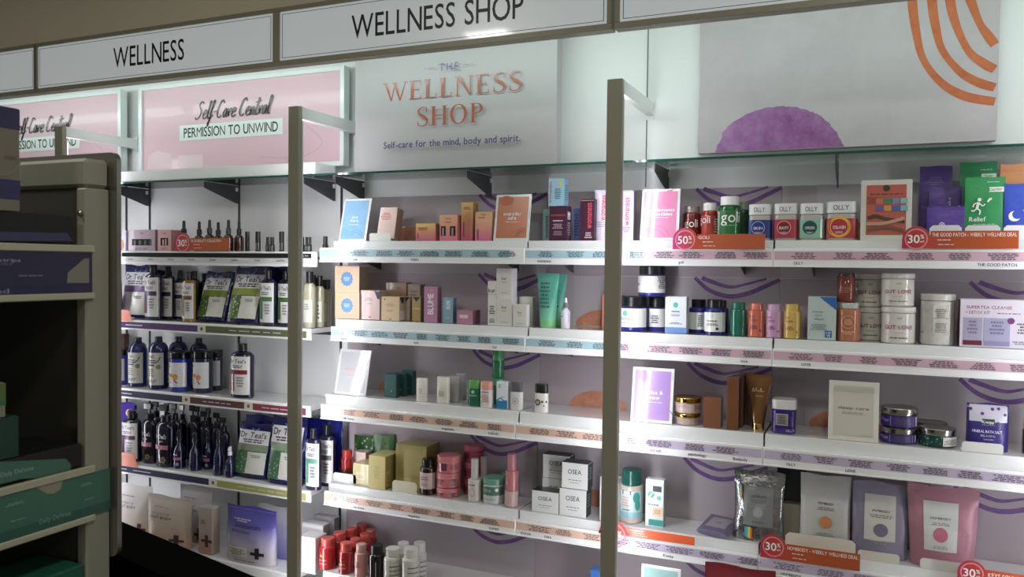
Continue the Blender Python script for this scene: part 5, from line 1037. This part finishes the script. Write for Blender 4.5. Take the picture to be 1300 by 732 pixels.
# ---- bath bay, second shelf
NAVY = '#0c0e30'
def epsom(lab, row, dep, u0, u1, v, band, leaf, tilt=10, d=.05, **k):
    pr = [('r', -.44, .44, .60, .86, '#dadadc'), ('T', "Dr Teal's", -.02, .77, .10, '#1a1a26', .76), ('l', 0, .66, .7, .08, 2, '#3a3a44'), ('r', -.44, .44, .48, .60, band), ('r', -.44, .44, .05, .48, leaf), ('r', -.08, .43, .06, .46, '#d0d0c8'), ('l', .17, .38, .36, .06, 2, '#6a6a64'),
          ('k', [(-.1, .9), (0, .86), (.12, .9)], .03, '#5a6ab0')]
    return put('pouch', 'epsom_salt_bag', 'bag', lab, row, dep, u0, u1, v, tilt=tilt, d=d, c=mat('#11155a', .2, coat=.8, noise=.051, ns=28), wob=.008, pr=pr, **k)
GRN = speck('#4a6a30', '#a4b88a', 55, .35)
epsom('clear and navy bag with lavender print, left end of the second bath shelf', 'L2', .05, 150, 184, 337, '#6a4a80', speck('#cfc6d4', '#7a5a9a', 45, .25), tilt=6)
epsom('clear and navy bag with lime band, left of the two leafy ones', 'L2', .045, 246, 282, 347, '#7c8f2c', GRN, tilt=15)
epsom('clear and navy bag with lime band, right of the two leafy ones', 'L2', .02, 284, 325, 341, '#8aa030', GRN, tilt=14)
put('pouch', 'epsom_salt_bag', 'bag', 'navy bag edge at the far left of the second bath shelf', 'L2', .0, 138, 150, 356, d=.04, c=mat('#11155a', .2, coat=.8, noise=.051, ns=28), wob=.005)
put('pouch', 'epsom_salt_bag', 'bag', 'crumpled navy bag at the back, second bath shelf', 'L2', .15, 168, 215, 343, d=.03, c=mat('#0e1140', .2, coat=.8, noise=.051, ns=28), wob=.008)
put('pouch', 'epsom_salt_bag', 'bag', 'navy bag at the back behind the leafy bags', 'L2', .15, 322, 362, 338, d=.03, c=mat('#10144a', .2, coat=.8, noise=.051, ns=28), wob=.008)
def drt(lab, row, dep, u0, u1, v, band, body=NAVY, dy=.55, cap='#0d0d12', tall=.86, group='navy bath bottles with oval white labels', **k):
    put('bottle', 'bath_bottle', 'bottle', lab, row, dep, u0, u1, v, c=body, cap=cap, hb=.76, rn=.33, rc=.35, hc=tall, dy=dy, lab=('#d4d4d2', .06, .77, 1.15), group=group,
        pr=[('T', "Dr Teal's", 0, .68, .065, '#22222e', .78), ('l', 0, .58, .6, .06, 2, '#44444e'), ('r', -.45, .45, .44, .52, band, 6), ('r', -.45, -.12, .12, .44, band, 4), ('l', .15, .3, .4, .2, 4, '#7a7a80')], **k)
drt('navy bath bottle with a purple band on its white label, second shelf', 'L2', .012, 184, 206, 336, '#4a2a50')
drt('navy bath bottle with a dark blue band, tucked behind another', 'L2', .07, 205, 222, 338, '#22224a')
drt('navy bath bottle behind, second bath shelf, label hidden in shade', 'L2', .11, 221, 236, 345, '#22224a')
drt('golden bath oil bottle with a beige label', 'L2', .02, 231, 249, 345, '#6a4a18', body='#8a6a1c', cap='#141210', group=None)
drt('navy bath bottle with a green band, left of the post', 'L2', .012, 330, 351, 343, '#3f6a34')
drt('navy bath bottle with a green band, partly behind the post', 'L2', .03, 353, 372, 344, '#3f6a34')
for i, (a, b) in enumerate(((385, 401), (401, 412), (407, 418))):
    put('bottle', 'body_wash_bottle', 'bottle', ('front', 'middle', 'rear')[i] + ' clear straw coloured bottle with a black cap beside the post', 'L2', .01 + .06 * i, a - i, b, 345 + 5 * i, c=mat('#a7a488', .1, coat=1.0), cap='#101012', hb=.68, rn=.45, rc=.55, hc=.82, lab=('#c4c8b8', .1, .5, 1.0), group='clear straw coloured bottles', dy=.8, pr=[('r', -.3, .3, .12, .24, '#3a7a6a'), ('l', 0, .38, .5, .12, 3, '#6a7a68')] if i == 0 else [('l', 0, .3, .5, .3, 4, '#4a5a48')])

for i, (a, b, v, dp) in enumerate(((240, 254, 344, .12), (253, 266, 347, .15), (222, 236, 343, .16)   )):
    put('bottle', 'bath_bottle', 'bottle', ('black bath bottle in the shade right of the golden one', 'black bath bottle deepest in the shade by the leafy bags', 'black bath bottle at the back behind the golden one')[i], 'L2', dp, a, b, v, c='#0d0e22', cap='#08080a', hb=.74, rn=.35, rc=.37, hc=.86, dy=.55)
for i, (a, b) in enumerate(((393, 403), (396, 407), (412, 421))):
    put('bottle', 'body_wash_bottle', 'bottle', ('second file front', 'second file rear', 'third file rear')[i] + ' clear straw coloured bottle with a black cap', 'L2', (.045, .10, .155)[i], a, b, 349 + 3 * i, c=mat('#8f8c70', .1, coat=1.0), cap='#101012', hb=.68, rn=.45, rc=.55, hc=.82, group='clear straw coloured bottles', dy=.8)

# ---- bath bay, third shelf
def big(lab, u0, u1, v, dep):
    put('bottle', 'bubble_bath_bottle', 'bottle', lab, 'L3', dep, u0, u1, v, c='#121c58', cap='#101114', hb=.72, rn=.36, rc=.38, hc=.92, lab=('#c9c9c4', .08, .70, 1.35), group='large round shouldered navy bottles',
        pr=[('t', "Dr Teal's", -.1, .63, .05, '#22222e', dict(bold=0, w=.6)) if False else ('T', "Dr Teal's", -.08, .63, .055, '#22222e', .55), ('l', -.05, .53, .7, .08, 2, '#3a3a44'), ('r', -.4, .2, .45, .475, '#2a2a50', 5), ('d', .4, .43, .13, '#8a8a5a', dict(n=9)), ('k', [(.25, .5), (.4, .55), (.5, .62)], .05, '#2a2a2a'), ('l', -.1, .32, .55, .16, 4, '#7a7a70'), ('l', 0, .16, .7, .06, 2, '#6a6a66')])
big('large round shouldered navy bottle, front left of the third bath shelf', 163, 188, 428, .02)
big('large round shouldered navy bottle, right beside the front left one', 189, 214, 427, .012)
big('large round shouldered navy bottle in the shade behind the scrub jars, left', 214, 239, 427, .115)
big('large round shouldered navy bottle in the shade behind the scrub jars, right', 241, 264, 429, .12)
def scrub(lab, u0, u1, v, dep, pr, c='#1f33a0'):
    put('jar', 'scrub_jar', 'jar', lab, 'L3', dep, u0, u1, v, c=c, cap='#0e0e10', hc=.84, lab=('#cfd0d4', .12, .74), pr=pr, capr=.2)
OJ = [('t', 'Teals', -.3, .66, .07, '#22222e', dict(bold=0)), ('r', -.5, .0, .38, .46, '#b8702a', 5), ('d', .15, .38, .14, '#d98a2a'), ('l', -.25, .28, .4, .14, 3, '#9a8060'), ('k', [(.1, .3), (.25, .22)], .05, '#2a2220')]
scrub('blue scrub jar with an orange slice print, front left one', 215, 244, 446, .004, OJ)
scrub('blue scrub jar with an orange slice print, right one', 245, 271, 445, .02, OJ, '#10123c')
scrub('dark jar with a plain white label behind the orange slice jars', 266, 283, 444, .12, None, '#141640')
scrub('blue scrub jar at the left end, third bath shelf', 142, 164, 443, .03, [('l', .2, .55, .4, .1, 2, '#3a3a44'), ('d', .4, .35, .14, '#b8a878', dict(n=8)), ('l', .0, .2, .6, .06, 2, '#7a7a80')])
drt('lone navy bath bottle with a dark red band, third bath shelf', 'L3', .01, 293, 323, 436, '#7a1c28', dy=.6, tall=.88, group=None)
put('carton', 'brown_carton', 'box', 'brown carton at the back left of the third bath shelf', 'L3', .15, 146, 158, 424, d=.03, c='#4a3024')

# ---- bath bay, fourth shelf
epsom_p = put('pouch', 'epsom_salt_bag', 'bag', 'bright purple bag with a yellow moon, far left of the fourth bath shelf', 'L4', .09, 136, 166, 510, d=.05, c=mat('#4a2a9a', .2, coat=.8), wob=.006, pr=[('d', .3, .82, .1, '#e8cc70'), ('d', .38, .85, .09, '#4a2a9a'), ('T', "Teal's", .1, .6, .08, W0, .6), ('l', .1, .5, .6, .04, 1, '#d8ccf0'), ('r', -.3, .4, .1, .42, '#8a6ac0')])
drt('navy bath bottle with purple label, left end of the fourth bath shelf', 'L4', .02, 155, 180, 521, '#5a3a5c')
def pmp(lab, u0, u1, v, dep, key=0):
    put('pump', 'lotion_pump_bottle', 'bottle', lab, 'L4', dep, u0, u1, v, c='#0d0e28', cap='#08080a', hb=.62, group='dark navy pump bottles', pr=[('T', "Dr Teal's", 0, .5, .07, '#d8d0dc', .62), ('l', 0, .42, .5, .04, 1, '#b8b0c0'), ('r', -.4, .4, .29, .36, '#b0707e', 6), ('d', .15, .12, .18, '#8a7a5c', dict(n=10, star=.3)), ('d', .15, .12, .08, '#5a5040')] if key else None)
pmp('dark navy pump bottle with a pink band, left of two in front', 180, 201, 512, .03, 1)
pmp('dark navy pump bottle with a pink band, right of two in front', 198, 223, 514, .01, 1)
for i, (a, b, v, dp) in enumerate(((165, 178, 514, .14), (192, 206, 510, .15), (206, 219, 512, .15), (226, 238, 514, .17), (245, 258, 516, .165), (259, 272, 518, .165))):
    pmp(('far left', 'second', 'third', 'fourth', 'fifth', 'far right')[i] + ' dark pump bottle of the hidden back rank, fourth bath shelf', a, b, v, dp)
for i, (a, b, v, dp) in enumerate(((214, 230, 512, .085), (238, 252, 514, .085), (252, 268, 522, .10), (268, 284, 524, .12), (276, 292, 530, .11))):
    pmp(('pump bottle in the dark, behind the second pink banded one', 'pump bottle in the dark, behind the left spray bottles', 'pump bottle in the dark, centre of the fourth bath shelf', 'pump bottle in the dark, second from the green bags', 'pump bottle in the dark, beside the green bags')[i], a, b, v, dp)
def spr(lab, u0, u1, v, dep, cap='#16161c', pr=True):
    put('spray', 'pillow_spray', 'bottle', lab, 'L4', dep, u0, u1, v, c='#10123c', cap=cap, hb=.42, group='small navy spray bottles', pr=[('l', 0, .36, .6, .05, 1, '#c8c0d0'), ('r', -.5, .5, .22, .30, '#a06a84', 5), ('d', .2, .12, .16, '#8a86b0', dict(n=8))] if pr else [('r', -.5, -.2, .08, .2, '#c8ccd4'), ('l', -.1, .3, .4, .2, 3, '#6a68a0')])
spr('small navy spray bottle with a pink band, left one', 220, 236, 545, .02)
spr('small navy spray bottle, second from left', 240, 256, 548, .02, pr=False)
spr('small navy spray bottle with a pink band, third', 258, 271, 548, .07)
spr('small navy spray bottle right of the pink banded ones', 271, 284, 547, .005, pr=False)
spr('small navy spray bottle with a white sprayer', 286, 298, 567, .005, '#dcdce4', False)
G2 = speck('#3f6a48', '#9ab48c', 60, .3)
epsom('clear and navy bag with hemp leaf print, left one', 'L4', .035, 293, 336, 540, '#7c8c72', G2, tilt=10)
epsom('clear and navy bag with hemp leaf print, behind the post', 'L4', .015, 335, 379, 532, '#7c9272', G2, tilt=8)
for i, (a, b, v, x) in enumerate(((310, 352, 527, 'left'), (362, 402, 528, 'middle'), (402, 432, 530, 'right'))):
    put('pouch', 'epsom_salt_bag', 'bag', f'folded royal blue bag at the back of the fourth bath shelf, {x} one', 'L4', .15, a, b, v, d=.03, c=mat('#141c80', .2, coat=.8, noise=.051, ns=28), wob=.01, group='folded royal blue bags')
drt('navy bath bottle with a green label right of the post', 'L4', .004, 388, 408, 544, '#5c9a84', body='#101340')
drt('navy bath bottle behind, at the right end of the fourth bath shelf', 'L4', .08, 404, 426, 540, '#5a5a5c', body='#0f1136')

# ---- bath bay, bottom shelf
def kraft(lab, row, dep, u0, u1, v, c, cross, d=.07, **k):
    t = put('pouch', 'bath_soak_bag', 'bag', lab, row, dep, u0, u1, v, d=d, c=c, wob=.006, tp=.02, crimp=.07, pr=[('r', .12, .42, .13, .18, cross), ('r', .22, .32, .05, .27, cross), ('l', -.1, .78, .6, .04, 1, '#9a9490'), ('T', 'SWEAT IT', -.12, .64, .045, '#8a7468', .42), ('T', 'OUT BODY', -.1, .57, .05, '#3a2e2c', .5), ('l', -.28, .5, .2, .02, 1, '#8a7468'), ('l', -.2, .1, .35, .06, 2, '#8a6a5c')], **k)
kraft('white and peach bag with a brown cross, far left', 'L5', .05, 143, 186, 615, gmat(['#d6b8a6', '#d8cfca', '#d9d6d6'], 2, .5), '#5a2e34')
kraft('tan kraft bag with a brown cross', 'L5', .012, 181, 236, 630, gmat(['#b08a70', '#b8a898', '#b5aea6'], 2, .5), '#45202a')
kraft('white bag behind the tan kraft bag', 'L5', .11, 222, 262, 616, gmat(['#a08878', '#b8b4b8', '#b9b8be'], 2, .5), '#45202a')
put('carton', 'soak_carton', 'box', 'slim kraft carton with a brown cross', 'L5', .015, 252, 269, 645, d=.05, c=gmat(['#9a6a58', '#a8948a', '#aaa49c'], 2, .5), side='#8f8478', top='#b0aca4', pr=[('r', -.3, .5, .26, .32, '#40202a'), ('r', -.02, .22, .16, .42, '#40202a'), ('l', -.15, .7, .4, .1, 3, '#5a4c48')])
put('pouch', 'bath_soak_bag', 'bag', 'indigo to white bag with a black cross', 'L5', .0, 281, 343, 643, d=.08, c=gmat(['#a8a4a6', '#9a96a8', '#56529a', '#3c3890'], 2, .5), wob=.008, tp=.02, crimp=.06, pr=[('r', .1, .36, .18, .235, '#16161e'), ('r', .19, .27, .12, .32, '#16161e'), ('l', -.12, .76, .4, .07, 2, '#b8b4d0'), ('l', 0, .66, .6, .06, 2, '#2c2a6a'), ('T', 'BATH SOAK', -.12, .56, .035, '#24224a', .4), ('r', -.38, .04, .12, .29, '#b8b2a4'), ('l', -.17, .2, .36, .12, 4, '#6a665e'), ('l', 0, .06, .7, .03, 1, '#6a6870')])
put('pouch', 'bath_soak_bag', 'bag', 'pale violet bag behind the indigo one', 'L5', .11, 322, 368, 642, d=.06, c=gmat(['#5c5c9a', '#8a88a8', '#a6a6a8'], 2, .5), wob=.008)
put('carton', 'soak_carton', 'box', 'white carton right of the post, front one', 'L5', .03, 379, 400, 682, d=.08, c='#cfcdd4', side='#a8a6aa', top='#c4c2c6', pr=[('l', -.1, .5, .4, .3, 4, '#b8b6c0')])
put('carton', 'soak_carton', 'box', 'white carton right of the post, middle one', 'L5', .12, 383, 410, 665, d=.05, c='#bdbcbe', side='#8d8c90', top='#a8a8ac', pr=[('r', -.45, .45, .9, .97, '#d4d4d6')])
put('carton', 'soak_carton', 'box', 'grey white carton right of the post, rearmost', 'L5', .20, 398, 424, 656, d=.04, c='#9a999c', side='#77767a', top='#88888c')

# ================================================================== dark shelving unit in the left foreground
t = thing('display_gondola', 'dim olive shelving unit with rounded metal end frame, left foreground', 'shelving', (-1.2, .96, 0))
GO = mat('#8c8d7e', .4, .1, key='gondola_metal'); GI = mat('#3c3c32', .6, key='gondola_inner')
def gp(name, x0, x1, y0, y1, z0, z1, m, parent=None, bev=.001, label=None):
    return bx(name, x0 + 1.2, x1 + 1.2, y0 - .96, y1 - .96, z0, z1, m, parent or t, bev, label)
gp('corner_post', -1.224, -1.2, .953, .9995, .02, 1.6725, GO, bev=.003)
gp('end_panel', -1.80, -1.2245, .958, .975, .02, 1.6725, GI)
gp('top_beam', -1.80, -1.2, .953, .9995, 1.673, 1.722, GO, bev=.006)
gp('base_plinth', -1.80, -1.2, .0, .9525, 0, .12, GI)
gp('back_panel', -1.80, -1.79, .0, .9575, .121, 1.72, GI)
pts = []
for cx, cz, a0 in ((-1.2, 1.721, 0), (-1.79, 1.721, 90), (-1.79, 1.052, 180), (-1.2, 1.052, 270)):
    for i in range(7):
        a = math.radians(a0 + 15 * i); pts.append((cx + .016 * math.cos(a) + 1.2, cz + .016 * math.sin(a)))
n = len(pts); v = [(a, .0405, b) for a, b in pts] + [(a, .0495, b) for a, b in pts]
part('end_frame', v, [tuple(range(n)), tuple(range(n, 2 * n))[::-1]] + [(i, i + n, (i + 1) % n + n, (i + 1) % n) for i in range(n)], mat('#8f8d84', .22, .8), t)
bm_v, bm_f = lathe([(.0058, 0), (.0058, .003), (.004, .006), (.001, .0065)], 12)
part('bolt', [(a + -.0115, -.0072 - c, b + atx(103, 270, -1.21)[1]) for a, b, c in bm_v], bm_f, mat('#9a9a90', .25, .9), t, smooth=True, auto=40)
def gshelf(zt_, zr0, zr1, ins, txts, yend, wedge):
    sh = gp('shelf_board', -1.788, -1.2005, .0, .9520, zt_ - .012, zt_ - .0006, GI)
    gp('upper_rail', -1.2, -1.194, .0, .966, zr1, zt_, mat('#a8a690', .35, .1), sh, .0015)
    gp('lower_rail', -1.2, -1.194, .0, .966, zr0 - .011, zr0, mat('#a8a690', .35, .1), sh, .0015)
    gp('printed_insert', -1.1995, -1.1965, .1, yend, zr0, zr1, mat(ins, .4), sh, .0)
    it = txts
    prints(it, sh, lambda x, z, k: (.0036 + LAY * k, x - .96, z), 'insert_print')
g = lambda u, v: atx(u, v, -1.196)
def gtext(s, u, v, h, col, u1):
    a = g(u, v); b = g(u1, v); return P_text(s, (a[0] + b[0]) / 2, a[1], h, col, w=b[0] - a[0], bold=0)
nav = [g(85, 358), g(85, 348), g(109, 328), g(116, 328), g(116, 359)]
gshelf(1.576, 1.497, 1.564, '#2a2a48', [P_rect(.1, .962, 1.497, 1.511, '#25254a'), P_poly([g(85, 359), g(113, 359), g(113, 328), g(107, 328), g(86, 346)][::-1], '#77756a'), gtext('whitening strips', -60, 329, .005, '#9a9ab0', 26), P_lines(g(5, 335)[0], 1.544, .05, .004, 1, '#5a5a78'), P_lines(g(40, 350)[0], 1.526, .07, .004, 1, '#6a6a88'), gtext('lipsed', -30, 370, .007, '#8a8aa8', 11)], .962, 0)
gshelf(1.205, 1.121, 1.192, '#3a6a5a', [P_rect(.1, .996, 1.121, 1.137, '#27564a'), P_poly([(g(46, 624)[0], 1.192), (g(60, 637)[0], 1.177), (g(68, 640)[0], 1.175), (g(77, 633)[0], 1.179), (g(80, 618)[0], 1.192)], '#8a8872'), gtext('Daily Defense', 50, 662, .0075, '#7aa090', 90), P_lines(.95, 1.176, .03, .005, 2, '#7aa090'), P_lines(.955, 1.150, .03, .004, 1, '#6a9484'), P_lines(.825, 1.176, .04, .005, 2, '#7aa090'), P_lines(.83, 1.150, .04, .004, 1, '#6a9484')], .996, 0)
def gbox(name, cat, lab, y0, y1, z0, z1, c, pr=None, x0=-1.33, x1=-1.204, group=None):
    o = thing(name, lab, cat, ((x0 + x1) / 2, (y0 + y1) / 2, z0 + .0005)); hx = (x1 - x0) / 2; hy = (y1 - y0) / 2
    bx('carton_body', -hx, hx, -hy, hy, 0, z1 - z0, mat(c, .5), o, .0012)
    bx('lid_flap', -hx + .002, hx - .002, -hy + .002, hy - .002, z1 - z0, z1 - z0 + .001, mat(c, .5), o)
    if pr: prints([( [(x - (y0 + y1) / 2, z - z0) for x, z in vv], ff, cc) for vv, ff, cc in pr], o, lambda x, z, k: (hx + LAY * k, x, z))
    return o
gbox('display_tray', 'tray', 'black display tray with a navy lip on the upper shelf, left foreground', .40, .932, 1.577, 1.622, '#121312', [P_poly([g(-60, 306)[0:2], g(96, 306), g(90, 296), g(-60, 293)], '#35365a')])
b1 = (.40, .842)
gbox('strips_carton', 'box', 'navy and beige banded carton at the left edge, on the black tray', .40, .8415, 1.624, 1.781, '#6e695c', [P_rect(.40, .8415, 1.749, 1.781, '#2c2a50'), P_rect(.40, .8415, 1.642, 1.672, '#2a2a58'), P_text('WIPE', .826, 1.705, .006, '#57534a', w=.018, bold=0), ribbon([(.80, 1.676), (.826, 1.682), (.8415, 1.70)], .003, '#77735f')])
o = gbox('display_tray', 'tray', 'black display tray with a rounded teal label on the lower shelf, left foreground', .40, .948, 1.206, 1.243, '#101110', [P_poly([(g(-60, 622)[0], 1.209), (g(30, 617)[0], 1.209), g(88, 605), g(94, 598), g(94, 590), g(88, 583), g(-60, 590)], '#3d6a5a'), gtext('Daily Defense', 5, 604, .0065, '#8aa898', 47)])
gbox('strips_carton', 'box', 'dark green carton on the lower black tray, left edge', .40, .838, 1.245, 1.308, '#12382c')
gbox('strips_carton', 'box', 'small lime and white carton on the dark green one, left edge', .40, .817, 1.310, 1.362, '#75776a', [P_rect(.4, .817, 1.335, 1.362, '#4f6a2c'), P_rect(.4, .817, 1.328, 1.336, '#2e6a44')])
sh = gp('shelf_board', -1.788, -1.2005, .0, .9520, .90, .912, GI)
gbox('strips_carton', 'box', 'teal carton low at the left edge under the lower shelf', .40, .950, .913, 1.038, '#155848')

# black cabinet in the corner below
t = thing('checkout_cabinet', 'plain black cabinet filling the lower left corner', 'cabinet', (0, 0, 0))
A, B = Vector((-1.75, 1.312)), Vector((-.55, 1.008)); nrm = Vector((-(B - A).y, (B - A).x)).normalized() * -.10
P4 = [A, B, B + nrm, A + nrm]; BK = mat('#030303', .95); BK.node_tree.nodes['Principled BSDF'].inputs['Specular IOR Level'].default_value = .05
def prism(name, P, z0, z1, m):
    v = [(p.x, p.y, z0) for p in P] + [(p.x, p.y, z1) for p in P]
    return part(name, v, [(0, 1, 2, 3), (7, 6, 5, 4), (0, 4, 5, 1), (1, 5, 6, 2), (2, 6, 7, 3), (3, 7, 4, 0)], m, t)
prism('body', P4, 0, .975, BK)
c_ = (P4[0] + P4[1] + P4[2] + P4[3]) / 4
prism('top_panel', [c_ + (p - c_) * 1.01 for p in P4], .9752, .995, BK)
#ITEMS
